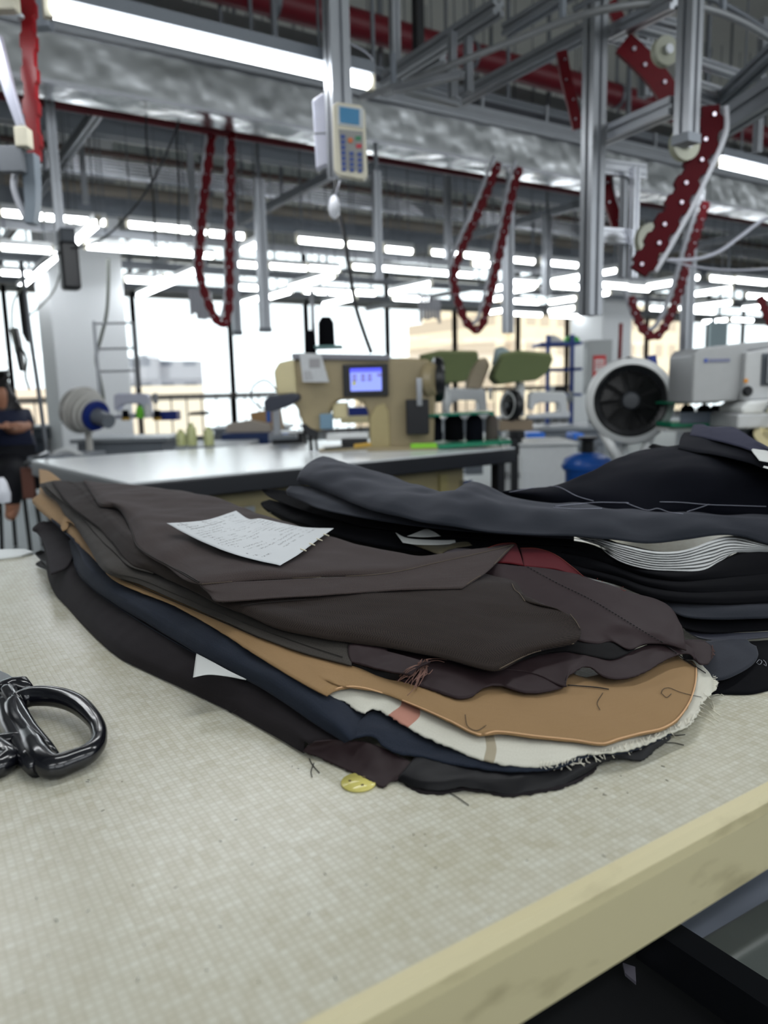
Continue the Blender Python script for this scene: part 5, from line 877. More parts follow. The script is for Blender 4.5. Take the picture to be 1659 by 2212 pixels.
cable('white curved cable hanging under the big guard at the right', [(1440,562),(1500,560),(1550,545),(1600,510),(1640,480),(1670,465)], 3.2, .008, M('white_cable', (200, 202, 214), .4))
cable('thin pale cable drooping at the right edge behind the fan chain', [(1440,562),(1500,576),(1580,584),(1670,580)], 3.6, .005, M('white_cable'))
cable('grey cable bulging around the tool post on the left', [(56,610),(30,650),(26,700),(34,760)], 4.5, .006, CABLE)
cable('thin cable looping from the tool post to the left foot box', [(65,680),(95,655),(118,625),(130,590)], 4.3, .005, CABLE)
# hand control and its holder
D = 2.83
L = Loc('hand_control', 'ivory hand control unit with a blue display hanging from the thick post', 'control unit', 755, 300, D)
L.pm('body', [(720,232),(730,224),(782,232),(790,242),(792,372),(784,384),(730,374),(719,362)], 0, .045, IVORY, .006)
L.bx('mount_bracket', 735, 300, 770, 340, .04, .07, GREY)
sz_ = L.pm('screen_bezel', [(732,232),(787,240),(785,280),(731,272)], -.006, .01, M('pale_bezel', (206, 210, 212), .3), .002)
L.pm('display', [(736,236),(778,243),(777,274),(736,268)], -.009, .006, M('lcd_blue', (74, 140, 184), .2), 0, sz_)
kp_ = L.pm('keypad_panel', [(732,280),(784,286),(784,366),(736,362)], -.003, .006, M('keypad_grey', (150, 150, 148), .5))
kb = M('key_blue', (62, 84, 150), .5)
for r_ in range(7):
    for c_ in range(3):
        if r_ < 2 and c_ > 0 or (r_ == 2 and c_ > 0): continue
        x = 741+c_*17.5; y = 296+r_*11+c_*2
        L.bx('key', x-4.5, y-4, x+4.5, y+4, -.006, .004, kb, 0, kp_)
L.lt('key', 757, 304, -.003, [(.009, 0), (.009, -.005)], (0, 1, 0), M('key_orange', (214, 110, 50), .4), 14, kp_).__setitem__('label', 'orange round key')
L.bx('key', 768, 296, 780, 304, -.006, .004, M('key_green', (50, 130, 90), .4), 0, kp_).__setitem__('label', 'green key'); L.bx('key', 769, 312, 781, 320, -.006, .004, M('key_red', (190, 40, 60), .4), 0, kp_).__setitem__('label', 'red key')
L = Loc('switch_box', 'pale lilac switch cover mounted left of the hand control', 'switch box', 695, 285, D+.1)
L.pm('cover', [(677,220),(700,206),(712,212),(714,352),(700,352),(680,360)], 0, .05, M('lilac_white_plastic', (206, 208, 226), .35), .006); L.bx('seam', 678, 286, 712, 289, -.002, .01, GREY)
L = Loc('cord_weight', 'crumpled white plastic plug hanging below the hand control', 'plug', 722, 440, D+.3)
L.lt('plug', 722, 472, 0, [(.004, 0), (.022, .02), (.026, .05), (.016, .085), (.003, .095)], (0, 0, 1), M('white_glossy_plastic', (222, 224, 232), .15), 14); L.tb('wire', [(738,385),(732,405),(724,425)], .003, M('white_cable'))
L.tb('loop_wire', [(765,100,.1),(800,120,.1),(815,140,.1),(808,160,.1),(790,160,.1)], .004, M('white_cable'), n=16)

# ------------------------------------------------------------------ sewing machine table
A, Bc = atz(277, 1043, .75), atz(1112, 966, .75); Cc, Dd = atz(108, 990, .75), None
ux = (Bc-A); lx = ux.length; ux.normalize(); uy = Vector((-ux.y, ux.x, 0)); dp = 1.42
ang = math.atan2(ux.y, ux.x)
st_ = thing('sewing_table', 'wide white topped machine table with a thick black edge behind the piles', 'table', (A.x, A.y, 0), ang)
MB().b2((0, 0, .742), (lx, dp, .75)).build('tabletop', M('glossy_white_laminate', (236, 240, 242), .24), st_, local=True)
MB().b2((-.004, -.004, .672), (lx+.004, dp, .741)).build('black_edge', M('black_edge_trim', (24, 26, 32), .4), st_, local=True, bevel=.006)
MB().b2((.28, .10, .06), (lx-.26, .85, .66)).build('cabinet', BEIGE, st_, local=True, bevel=.01)
MB().b2((.95, .085, .10), (1.0, .10, .64)).b2((1.55, .085, .10), (1.6, .10, .64)).build('door_post', M('dark_beige', (146, 136, 90), .5), st_, local=True)
for x in (.5, 1.72): MB().b2((x-.03, .07, .52), (x+.03, .1, .60)).build('latch', STEEL, st_, local=True)
for x in (.06, lx-.06):
    for y in (.06, dp-.08): MB().b2((x-.025, y-.025, 0), (x+.025, y+.025, .68)).build('leg', BLACK, st_, local=True)
mp_ = atz(790, 974, .75); DM = float(np.dot(np.array(mp_)-CP, FW))
L = Loc('sewing_machine', 'large cream programmable sewing machine with a lit blue screen', 'sewing machine', 790, 974, DM, base=.75)
L.zb = 0
sil = [(628,786),(650,774),(700,770),(925,782),(940,792),(942,868),(938,974),(800,974),(797,890),(788,872),(770,864),(738,864),(722,872),(714,892),(712,915),(698,930),(668,930),(655,912),(648,885),(640,870),(615,866),(608,850),(606,812)]
L.pm('body', sil, 0, .20, CREAM, .018)
L.bx('base_plate', 690, 966, 945, 978, -.05, .30, CREAM, .005)
L.pm('face_cover', [(600,800),(612,782),(645,776),(648,850),(604,850)], -.02, .16, M('pale_cream_cover', (206, 194, 152), .35), .012)
sf_ = L.bx('screen_frame', 746, 790, 842, 858, -.03, .04, BLACK, .004)
L.bx('lit_screen', 762, 799, 828, 846, -.034, .006, EM('screen_blue', (132, 146, 232), 1.0), 0, sf_); L.bx('screen_header', 762, 799, 828, 807, -.036, .003, EM('screen_header_blue', (80, 84, 232), 1.0), 0, sf_)
sb_ = MB()
for (x, y) in ((767, 812), (785, 812), (799, 812), (767, 820), (785, 820), (799, 820), (819, 811)): sb_.b2(L.P(x, y, -.037), L.P(x+8, y+5, -.035))
sb_.build('screen_icons', M('icon_mauve', (150, 130, 180), .5), sf_, local=True)
L.bx('screen_icon', 766, 826, 774, 834, -.037, .002, M('icon_yellow', (220, 220, 120), .5), 0, sf_)
L.pm('work_lamp', [(578,862),(590,852),(640,846),(656,850),(654,862),(630,874),(592,886),(579,880)], -.06, .09, M('graphite_plastic', (44, 48, 60), .4), .012)
L.lt('hand_wheel', 940, 826, .10, [(.10, 0), (.115, .008), (.115, .04), (.10, .055)], (1, 0, 0), BLACK, 36); L.lt('wheel_hub', 934, 826, .02, [(.085, -.02), (.09, .0), (.07, .03)], (1, -.6, 0), CREAM, 30)
L.pm('pillar_arch', [(800,974),(800,905),(812,880),(832,872),(842,890),(844,974)], -.012, .02, M('pale_pillar_panel', (170, 156, 112), .4), .008)
L.bx('motor_box', 878, 866, 926, 940, -.07, .10, BLACK, .006); L.bx('lever', 900, 822, 912, 880, -.09, .015, STEEL, .003)
nb = MB(); 
for x, w_, y0, y1 in ((668, 8, 926, 982), (680, 6, 930, 976), (656, 7, 918, 958)): nb.tube([L.P(x, y0, .06), L.P(x+3, y1, .06)], w_*L.s/2, 10)
nb.build('needle_bar', BLACK, L.o, local=True); L.bx('presser_foot', 662, 972, 694, 982, .02, .06, STEEL, .004); L.pm('needle_guard', [(650,915),(664,912),(690,932),(688,945),(668,940)], .0, .05, BLACK, .005)
L.bx('thread_motor', 720, 870, 752, 905, .02, .10, M('pale_cream_cover'), .01); L.bx('gripper_bar', 706, 935, 797, 950, .0, .07, WHITE, .006); L.bx('gripper_bar', 738, 946, 795, 962, -.02, .08, BLACK, .008); L.bx('gripper_plate', 690, 970, 795, 976, -.05, .14, WHITE, .003)
L.bx('thread_spool_case', 694, 892, 722, 925, -.03, .04, M('blue_grey_metal', (110, 140, 160), .4), .006)
L.pm('thread_tray', [(640,764),(740,768),(845,772),(845,784),(740,780),(640,776)], -.02, .22, M('tray_grey', (128, 128, 136), .5), .004)
L.tb('stand_pole', [(683,768,.1),(683,630,.1)], .011, ALU); L.tb('thread_arm', [(683,640,.1),(700,634,.1),(720,640,.1)], .004, ALU)
L.tb('wire_arch', [(605,850,.1),(575,818,.12),(545,830,.14),(540,860,.14),(575,885,.12)], .005, BLACK, n=24)
L.bx('spool_plate', 686, 748, 745, 754, .03, .12, M('aqua_plate', (90, 130, 128), .4), .002)
def cone(label, x, y1, D, hpx, wpx, mat, base=None, group=None, core=True):
    K = Loc('thread_cone', label, 'thread cone', x, y1, D, group); s_ = K.s; h_ = hpx*s_; w_ = wpx*s_/2
    K.lt('thread_winding', x, y1, 0, [(w_*.96, .004), (w_, h_*.1), (w_*.94, h_*.76), (w_*.55, h_*.93)], (0, 0, 1), mat, 24)
    if core: K.lt('cone_core', x, y1, 0, [(w_*.5, 0), (w_*.62, .003), (w_*.35, h_)], (0, 0, 1), M('core_green', (30, 150, 120), .4), 16)
    return K
cone('tall black thread cone standing on top of the sewing machine', 706, 750, DM+.1, 68, 36, BLKC, core=False)
cone('narrow black thread cone beside the taller one on the machine', 671, 766, DM, 55, 26, BLKC, core=False)
T_ = Loc('hang_tag_sheet', 'printed white instruction sheet hanging from the front of the machine', 'paper', 678, 795, DM-.14)
T_.pm('sheet', [(648,762),(694,765),(710,826),(653,824)], 0, .002, M('printed_sheet', (190, 192, 194), .7, var=.15, scale=70))
t_ = MB()
for k in range(5): t_.b2(T_.P(656, 802+k*4, -.001), T_.P(672+k, 803.6+k*4, 0))
t_.b2(T_.P(668, 775, -.001), T_.P(692, 795, 0)); t_.build('printed_text', M('print_grey', (150, 148, 150), .7), T_.o, local=True)
# tray of cones to the right of the machine
pz = atz(1010, 962, .76); DC = float(np.dot(np.array(pz)-CP, FW))
L = Loc('cone_tray', 'green plastic tray holding dark thread cones beside the machine', 'tray', 1000, 962, DC, base=.75)
L.pm('tray', [(890,958),(1095,950),(1098,958),(890,967)], -.12, .34, GREENP, .003); L.bx('lime_clip', 885, 952, 940, 962, -.13, .03, M('lime_plastic', (140, 210, 50), .4), .003)
L.pm('clear_lid', [(925,893),(1060,890),(1060,894),(925,898)], -.10, .25, M('aqua_lid', (20, 120, 96), .2))
for i, (x, w_, lb, mt) in enumerate(((940, 32, 'navy thread cone, leftmost on the green tray', DNAVY), (981, 42, 'wide black thread cone, second on the green tray', BLKC), (1025, 38, 'black thread cone, third on the green tray', DNAVY), (1062, 28, 'grey brown thread cone, rightmost on the green tray', M('grey_brown_thread', (92, 84, 78), .9)))):
    cone(lb, x, 953, DC+.02, 60, w_, mt)
o = Loc('screwdriver', 'small tool with an amber handle lying at the foot of the machine', 'tool', 735, 974, DM-.15, base=.752)
MB().tube([o.P(700, 974)+Vector((0, 0, .012)), o.P(765, 970)+Vector((0, 0, .012))], .006, 8).build('shaft', BLACK, o.o, local=True); MB().tube([o.P(765, 970)+Vector((0, 0, .012)), o.P(802, 967)+Vector((0, 0, .012))], .011, 10).build('grip', M('amber_plastic', (190, 150, 50), .3), o.o, local=True)

# ------------------------------------------------------------------ fans
def fan(label, x, y, D, R, axis, body, face, stand=True, blades=9):
    L = Loc('fan', label, 'fan', x, y, D); r = R*L.s; ax = Vector(axis).normalized()
    L.lt('housing', x, y, 0, [(r*.97, r*.3), (r*.97, -r*.10), (r*1.13, -.0), (r*1.18, r*.18), (r*1.1, r*.5), (r*.8, r*.85), (r*.35, r*1.0), (r*.01, r*1.02)], -ax, body, 48, cap=False)
    L.lt('front_ring', x, y, 0, [(r*.78, -r*.04), (r*.92, -r*.14), (r*.99, -r*.08), (r*.97, r*.06), (r*.80, r*.3), (r*.78, -r*.04)], -ax, face, 48, cap=False)
    gm = MB(); c0 = L.P(x, y, 0); u = Vector((0, 0, 1)); X = ax.cross(u).normalized(); Y = X.cross(ax).normalized()
    for k in range(36):
        a0 = 2*math.pi*k/36; pts = []
        for t in range(7):
            rr = r*(.24+.58*t/6); a = a0+.75*(t/6); pts.append(c0+ax*(r*(.10-.04*t/6))+(X*math.cos(a)+Y*math.sin(a))*rr)
        gm.tube(pts, r*.011, 5)
    gm.build('grille', M('grille_black', (18, 18, 21), .35), L.o, local=True)
    L.lt('hub_cap', x, y, 0, [(r*.0001, -r*.17), (r*.20, -r*.16), (r*.25, -r*.1), (r*.25, r*.1)], -ax, M('hub_grey', (48, 52, 58), .4), 24)
    bl = MB()
    for k in range(blades):
        a = 2*math.pi*k/blades; d1 = X*math.cos(a)+Y*math.sin(a); d2 = X*math.cos(a+.55)+Y*math.sin(a+.55); q = c0-ax*r*.12
        bl.prism([q+d1*r*.2, q+d1*r*.78, q+d2*r*.76-ax*r*.14, q+d2*r*.22-ax*r*.1], -ax*.004)
    bl.build('blades', M('blade_grey', (8, 8, 10), .4), L.o, local=True); L.lt('back_plate', x, y, 0, [(r*.8, r*.28), (r*.8, r*.30)], -ax, BLKM, 32)
    return L, r
L, r = fan('round white floor fan with a black front grille behind the navy heap', 1362, 866, 3.3, 80, (-.22, -1, .05), WHITE, BLACK)
L.pm('handle', [(1360,795),(1352,775),(1366,770),(1380,790),(1384,800)], .02, .05, BLACK, .005); L.pm('blue_grip', [(1408,770),(1424,768),(1430,800),(1412,796)], .05, .04, NAVYP, .005)
for a, b_ in (((1310, 930), (1340, 995)), ((1420, 930), (1392, 990))): L.tb('stand_leg', [(a[0], a[1], .05), (b_[0], b_[1], 0)], .022, WHITE)
L.tb('stand_pole', [(1366, 950, .1), (1366, 1330, .1)], .02, WHITE)
L, r = fan('small black desk fan with a white front ring turned to the left', 1098, 876, 4.3, 30, (-.95, -.45, .1), BLACK, WHITE, blades=5)
L.tb('stand_pole', [(1120, 905, .05), (1122, 1150, .05)], .03, BLACK); L.bx('base', 1078, 908, 1150, 930, -.02, .2, M('brown_board', (150, 132, 110), .6), .004)
L = Loc('fan', 'white ribbed floor fan with a blue ring blowing toward the right', 'fan', 195, 892, 5.3); s_ = L.s; ax = (.75, -.5, -.25)
L.lt('housing', 178, 885, 0, [(.10, -.06), (.15, -.05), (.165, -.0), (.165, .02), (.15, .03), (.15, .05), (.14, .06), (.14, .09), (.12, .10), (.12, .13), (.10, .14)], ax, M('fan_ivory', (204, 202, 196), .45), 40)
L.lt('blue_ring', 178, 885, 0, [(.092, .135), (.104, .14), (.104, .165), (.06, .17), (.06, .14)], ax, NAVYP, 32)
L.lt('nozzle', 178, 885, 0, [(.055, .15), (.05, .30)], ax, GREY, 20); L.tb('stand_pole', [(185, 935, .02), (185, 1190, .02)], .025, M('fan_ivory'))

# ------------------------------------------------------------------ work stations between the table and the windows
def station(x, y, D, wpx, tag_, dark=False, mach=True, cat='table', rot=0):
    p = atz(x, y, .75); Dp = float(np.dot(np.array(p)-CP, FW)); L = Loc('work_table', 'grey topped work table '+tag_, 'table', x, y, Dp, base=0); L.zb = 0; s_ = L.s; w_ = wpx*s_
    MB().b2((0, 0, .72), (w_, .6, .75)).build('tabletop', M('grey_worktop', (150, 156, 162), .4), L.o, local=True, bevel=.005)
    MB().b2((.04, .04, .60), (w_-.04, .56, .72)).build('apron', GREY if not dark else DGREY, L.o, local=True)
    for a in (.06, w_-.06):
        for b_ in (.06, .54): MB().b2((a-.02, b_-.02, 0), (a+.02, b_+.02, .62)).build('leg', GREY, L.o, local=True)
    MB().b2((w_*.35, .1, .15), (w_*.6, .4, .6)).build('motor_box', DGREY if dark else GREY, L.o, local=True, bevel=.01)
    return L, Dp
def small_machine(label, x, y, D, sc_=1.0, mat=WHITE):
    L = Loc('sewing_machine', label, 'sewing machine', x, y, D); k = sc_*.001
    pts = [(0, 0), (470, 0), (470, 60), (440, 80), (430, 250), (400, 290), (60, 300), (20, 270), (15, 110), (60, 90), (80, 150), (130, 175), (330, 170), (345, 150), (350, 70), (0, 40)]
    b = MB(); b.prism([(a*k, 0, c*k) for a, c in pts], (0, .16*sc_, 0)); b.build('body', mat, L.o, local=True, bevel=.012)
    L2 = MB().lathe([(.06*sc_, 0), (.065*sc_, .02)], (.475*sc_, .08*sc_, .23*sc_), (1, 0, 0), 20).build('hand_wheel', GREY, L.o, local=True)
    MB().tube([(.045*sc_, .08*sc_, .1*sc_), (.045*sc_, .08*sc_, .01)], .005, 8).build('needle_bar', STEEL, L.o, local=True)
    return L
def thread_stand(label, x, y, D, hgt, wid=.28):
    L = Loc('thread_stand', label, 'thread stand', x, y, D)
    b = MB(); b.tube([(0, 0, 0), (0, 0, hgt)], .012, 8)
    b.build('pole', ALU, L.o, local=True)
    for z in (.42*hgt, .68*hgt, .97*hgt): MB().tube([(0, 0, z), (wid, 0, z)], .008, 8).build('cross_arm', ALU, L.o, local=True)
    MB().tube([(wid, 0, .2*hgt), (wid, 0, .97*hgt)], .006, 8).build('side_rod', ALU, L.o, local=True)
    return L
station(150, 950, 5, 210, 'with machines in front of the white column'); station(0, 922, 5, 150, 'where the seated worker leans at the left edge', dark=True)
station(450, 925, 6, 170, 'standing before the windows below the grey slab building'); station(1125, 925, 5, 190, 'with the white machine to the left of the round fan')
station(375, 966, 4.4, 150, 'holding three pale yellow bottles behind the white table'); station(480, 940, 6, 140, 'carrying brown boxes left of the large machine', dark=True); station(950, 905, 6, 160, 'under the olive pressing pads')
small_machine('small white sewing machine between the ribbed fan and the window', 245, 905, 5.6, .62, M('lilac_white_plastic')); thread_stand('tall wire thread stand in front of the white column', 218, 880, 5.6, .62)
small_machine('white overlock machine on the table left of the round fan', 1140, 905, 5.2, .62)
small_machine('white machine head standing under the left olive pad', 960, 903, 7.8, 1.0, WHITE)
L = Loc('thread_cone', 'lime green thread cone on the table behind the ribbed fan', 'thread cone', 303, 903, 5.5); L.lt('winding', 303, 903, 0, [(.03, 0), (.028, .05), (.016, .085)], (0, 0, 1), M('lime_thread', (120, 214, 60), .7), 16)
L = Loc('thread_cone', 'white thread cone beside the lime green one', 'thread cone', 320, 903, 5.5); L.lt('winding', 320, 903, 0, [(.03, 0), (.028, .07), (.012, .10)], (0, 0, 1), WHITE, 16)
for x, w_, lb in ((272, 16, 'dark thread spool with amber base left of the lime cone'), (340, 22, 'brown spool right of the white cone')):
    L = Loc('thread_spool', lb, 'spool', x, 906, 5.5); L.lt('winding', x, 904, 0, [(.024, 0), (.024, .06)], (0, 0, 1), DNAVY, 14); L.lt('amber_base', x, 908, 0, [(.03, 0), (.03, .02)], (0, 0, 1), M('amber_plastic'), 14)
L = Loc('parts_box', 'dark blue open parts box on the table before the window', 'box', 360, 902, 5.6); L.bx('box', 338, 888, 382, 908, 0, .12, NAVYP, .004)
L = Loc('fabric_bundle', 'dark cloth bundle on the far table by the railing', 'bundle', 425, 895, 7.2); L.pm('bundle', [(405,897),(410,890),(440,889),(446,897)], 0, .2, BLKM, .01)
for i, (x, h_, lb) in enumerate(((392, 34, 'pale yellow plastic bottle, left of the three behind the white table'), (415, 48, 'tall pale yellow bottle, middle of the three behind the white table'), (452, 40, 'pale yellow bottle with tapered neck, right of the three'))):
    p = atz(x, 972, .75); L = Loc('plastic_bottle', lb, 'bottle', x, 962, float(np.dot(np.array(atz(x, 962, .75))-CP, FW))); k = L.s; L.lt('bottle', x, 962, 0, [(.03, 0), (.031, h_*k*.1), (.03, h_*k*.72), (.022, h_*k*.84), (.015, h_*k*.86), (.015, h_*k)], (0, 0, 1), M('milky_yellow_plastic', (216, 220, 160), .3), 18)
L = Loc('cardboard_box', 'brown open carton with cloth left of the large machine', 'box', 540, 900, 5.4); L.pm('carton', [(540,892),(600,884),(606,930),(545,935)], 0, .2, M('kraft_card', (176, 142, 102), .8), .004)
L = Loc('plastic_crate', 'blue plastic crate on the table left of the large machine', 'crate', 530, 948, 5.2); L.bx('crate', 478, 936, 580, 962, 0, .22, M('deep_blue_plastic', (16, 48, 100), .4), .006)
L = Loc('fabric_bundle', 'cream folded cloth stack on the crate table', 'bundle', 520, 925, 5.3); L.pm('bundle', [(485,935),(490,915),(540,908),(582,918),(584,936)], 0, .18, M('cream_cloth', (190, 180, 168), .9), .012)
L = Loc('cloth_stand', 'white post with a blue clip left of the machine head', 'stand', 600, 935, 4.4); L.bx('post', 590, 880, 606, 945, 0, .04, ALU, .004); L.bx('blue_clip', 577, 885, 586, 912, 0, .03, BLUE, .003); L.bx('foot', 580, 940, 640, 950, -.02, .1, GREY, .004)
L = Loc('parts_box', 'navy box with a bright blue roll behind the needle', 'box', 620, 948, 4.6); L.bx('box', 588, 935, 655, 958, 0, .12, BLACK, .004); L.bx('blue_roll', 603, 936, 624, 948, -.02, .06, M('bright_blue', (40, 120, 230), .4), .006)
L = Loc('storage_bin', 'navy storage bin with cream lid seen through the machine arch', 'bin', 770, 895, 5.0); L.bx('bin', 752, 880, 800, 898, 0, .2, NAVYP, .005); L.bx('cream_lid', 735, 898, 800, 914, 0, .22, M('cream_lid', (226, 214, 168), .5), .004)
# olive pads
for i, (pts, lb) in enumerate(((([(905,772),(950,763),(1032,766),(1036,775),(1018,800),(1008,825),(950,830),(920,818)]), 'olive padded pressing form just right of the hand wheel'), (([(1070,800),(1085,768),(1120,763),(1190,770),(1196,776),(1185,805),(1160,822),(1110,826),(1080,830),(1066,815)]), 'olive padded pressing form above the small black fan'))):
    L = Loc('pressing_form', lb, 'pressing form', pts[0][0]+50, 800, 5.2); L.pm('pad', pts, 0, .30, OLIVE, .03)
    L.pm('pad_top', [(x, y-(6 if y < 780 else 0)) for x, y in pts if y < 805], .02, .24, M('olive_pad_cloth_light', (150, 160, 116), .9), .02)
    L.tb('support_arm', [(pts[0][0]+60, 825, .1), (pts[0][0]+60, 900, .1)], .03, WHITE)
L = Loc('garment_cover', 'pale curved steam hood between the two olive pads', 'hood', 1048, 800, 5.4); L.pm('hood', [(1005,838),(1012,800),(1030,775),(1052,772),(1060,790),(1048,820),(1040,840)], 0, .1, M('pale_peach_hood', (226, 206, 176), .5), .02)
L = Loc('garment_cover', 'pale blue cloth draped at the top of the right olive pad', 'cover', 1080, 765, 5.3); L.pm('cloth', [(1062,790),(1070,752),(1085,748),(1110,765),(1095,775),(1075,780)], -.02, .06, M('pale_blue_cloth', (180, 198, 202), .8), .015)
# blue rack
L = Loc('storage_rack', 'blue shelf rack with boxes between the olive pads and the column', 'rack', 1205, 800, 6.4)
for y in (740, 795, 850): L.bx('shelf', 1168, y, 1258, y+6, 0, .4, M('rack_blue', (40, 70, 150), .5), .003)
for x in (1180, 1232): L.bx('upright', x, 725, x+8, 1102, .0, .03, M('rack_blue'))
L2 = Loc('storage_box', 'lime green box on the top shelf of the blue rack', 'box', 1240, 732, 6.4); L2.pm('box', [(1222,735),(1230,724),(1250,728),(1255,740),(1222,742)], .0, .15, M('lime_green', (60, 190, 50), .5), .01)
L2 = Loc('storage_box', 'white cloth bag leaning on the top shelf of the blue rack', 'bag', 1205, 730, 6.4); L2.pm('bag', [(1185,742),(1190,722),(1206,728),(1222,742)], -.03, .15, WHITE, .02)
L2 = Loc('storage_box', 'black crate on the middle shelf of the blue rack', 'box', 1218, 780, 6.4); L2.bx('crate', 1200, 850-18, 1226, 850, .02, .2, BLACK, .004)
# notice column, white cabinet, bucket
L = Loc('fire_cabinet', 'grey glazed cabinet with a red and white notice on the column', 'cabinet', 1300, 790, 6.0); L.bx('cabinet', 1268, 735, 1322, 850, 0, .12, M('cabinet_grey', (172, 176, 176), .4), .006); L.bx('pedestal', 1280, 850, 1310, 1120, .02, .08, GREY); nt_ = L.bx('notice', 1281, 768, 1308, 815, -.008, .01, M('notice_red', (214, 44, 44), .5), .0); L.bx('notice_text', 1284, 776, 1304, 803, -.011, .004, M('notice_white', (228, 214, 212), .6), 0, nt_); L.bx('notice_line', 1286, 783, 1302, 785, -.013, .003, M('notice_red'))
L.bx('notice_line', 1286, 790, 1302, 792, -.013, .003, M('notice_red'))
L = Loc('fire_pipe', 'red vertical pipe beside the fire cabinet', 'pipe', 1340, 760, 6.0); L.tb('pipe', [(1340, 700, 0), (1338, 800, 0)], .016, M('bright_red_plastic'))
p = atd(1182, 1060, 3.9); L = Loc('storage_cabinet', 'white low cabinet standing between the machine table and the blue bucket', 'cabinet', 1182, 1060, 4.4, base=0)
L.zb = atd(1182, 1060, 4.4).z; zz = lambda y: L.P(0, y).z
MB().b2((L.P(1120, 0).x, 0, 0), (L.P(1245, 0).x, .45, zz(962))).build('cabinet_body', WHITE, L.o, local=True, bevel=.01); MB().b2((L.P(1119, 0).x, -.02, zz(962)), (L.P(1246, 0).x, .46, zz(956))).build('cabinet_top', WHITE, L.o, local=True, bevel=.004)
L = Loc('blue_bucket', 'blue plastic barrel with a domed lid in front of the white cabinet', 'barrel', 1268, 1030, 3.7, base=0); L.zb = atd(1268, 1030, 3.7).z; k = L.s
b = MB(); zt = L.P(0, 1010).z; b.lathe([(.085, 0), (.10, zt*.5), (.105, zt-.02), (.122, zt), (.122, zt+.02)], (0, 0, 0), (0, 0, 1), 32); b.build('barrel', BLUE, L.o, local=True, smooth='auto')
MB().lathe([(.118, zt+.02), (.11, zt+.045), (.06, zt+.07), (.001, zt+.078)], (0, 0, 0), (0, 0, 1), 32, cap=False).build('lid', BLUE, L.o, local=True, smooth=True); MB().lathe([(.03, zt+.07), (.03, zt+.13), (.05, zt+.14), (.05, zt+.15)], (0, 0, 0), (0, 0, 1), 16).build('lid_knob', BLACK, L.o, local=True)
L = Loc('blue_tub', 'bright blue tubs on the shelf above the white cabinet', 'tub', 1160, 948, 5.0); L.bx('tub', 1138, 935, 1178, 953, 0, .2, M('bright_blue'), .01); L.bx('second_tub', 1238, 938, 1262, 952, 0, .2, M('bright_blue'), .01)
L = Loc('standing_bag', 'white paper bag with grey lettering beneath the right end of the machine table', 'bag', 1098, 1060, 4.2, base=0); L.zb = atd(1098, 1060, 4.2).z
MB().b2((L.P(1072, 0).x, 0, 0), (L.P(1128, 0).x, .2, L.P(0, 985).z)).build('bag', M('white_paper'), L.o, local=True, bevel=.01)
b = MB()
for i in range(4):
    x = 1082+i*11; b.tube([L.P(x, 1018, -.003), L.P(x, 1034, -.003)], .003, 5); b.tube([L.P(x, 1026, -.003), L.P(x+6, 1020, -.003), L.P(x+7, 1034, -.003)], .0025, 5)
b.build('bag_lettering', M('print_dark', (90, 92, 96), .6), L.o, local=True)
# black pole between table and cabinet
L = Loc('black_stand', 'black steel upright at the right end of the machine table', 'stand', 1112, 1060, 3.95, base=0); L.zb = atd(1112, 1060, 3.95).z
MB().b2((-.018, 0, 0), (.018, .04, L.P(0, 935).z)).b2((-.03, 0, L.P(0, 948).z), (.05, .12, L.P(0, 932).z)).build('upright', BLACK, L.o, local=True, bevel=.003)
# grey control box at right
L = Loc('buttonhole_machine', 'large grey machine head with an open mechanism at the right edge', 'sewing machine', 1580, 870, 2.9)
L.pm('cover', [(1494,766),(1505,752),(1600,744),(1700,738),(1700,752),(1610,762),(1595,866),(1494,870)], 0, .25, M('machine_grey', (168, 170, 172), .45), .01)
L.pm('front_block', [(1598,764),(1700,748),(1700,862),(1596,866)], -.03, .2, M('machine_light_grey', (190, 192, 194), .4), .008)
L.bx('mechanism_recess', 1632, 768, 1700, 835, -.035, .01, DGREY); L.bx('mechanism_rod', 1640, 775, 1650, 830, -.05, .02, STEEL, .003); L.bx('mechanism_rod', 1660, 770, 1680, 800, -.05, .02, STEEL, .004)
L.lt('knob', 1602, 846, -.035, [(.018, 0), (.02, -.01), (.012, -.02)], (0, 1, 0), BLACK, 16); L.lt('indicator', 1599, 824, -.033, [(.008, 0), (.008, -.006)], (0, 1, 0), M('amber_lamp', (214, 140, 40), .4), 14)
L.pm('lower_arm', [(1585,882),(1600,866),(1700,862),(1700,892),(1590,895)], -.06, .2, WHITE, .012); L.tb('arm_rod', [(1625,890,-.1),(1640,865,-.1),(1700,850,-.1)], .01, STEEL)
L.bx('logo_mark', 1517, 775, 1524, 783, -.004, .004, M('logo_blue', (70, 90, 170), .5)); L.bx('logo_lettering', 1527, 776, 1572, 783, -.003, .003, M('logo_grey', (120, 124, 150), .5))
L = Loc('machine_table', 'white and grey machine table under the grey machine head', 'table', 1600, 905, 2.9, base=0); L.zb = atd(1600, 905, 2.9).z
MB().b2((L.P(1580, 0).x, -.05, L.P(0, 925).z), (L.P(1800, 0).x, .5, L.P(0, 893).z)).build('tabletop', M('machine_light_grey'), L.o, local=True, bevel=.01); MB().b2((L.P(1640, 0).x, .1, 0), (L.P(1680, 0).x, .3, L.P(0, 925).z)).build('pedestal', GREY, L.o, local=True)
MB().lathe([(.12, 0), (.10, .015), (.09, .0)], L.P(1675, 945, -.1), (0, -.5, 1), 30).build('hand_wheel', M('pale_cream_cover'), L.o, local=True); MB().lathe([(.14, -.02), (.09, -.03)], L.P(1675, 945, -.1), (0, -.5, 1), 30).build('wheel_cover', BLACK, L.o, local=True)
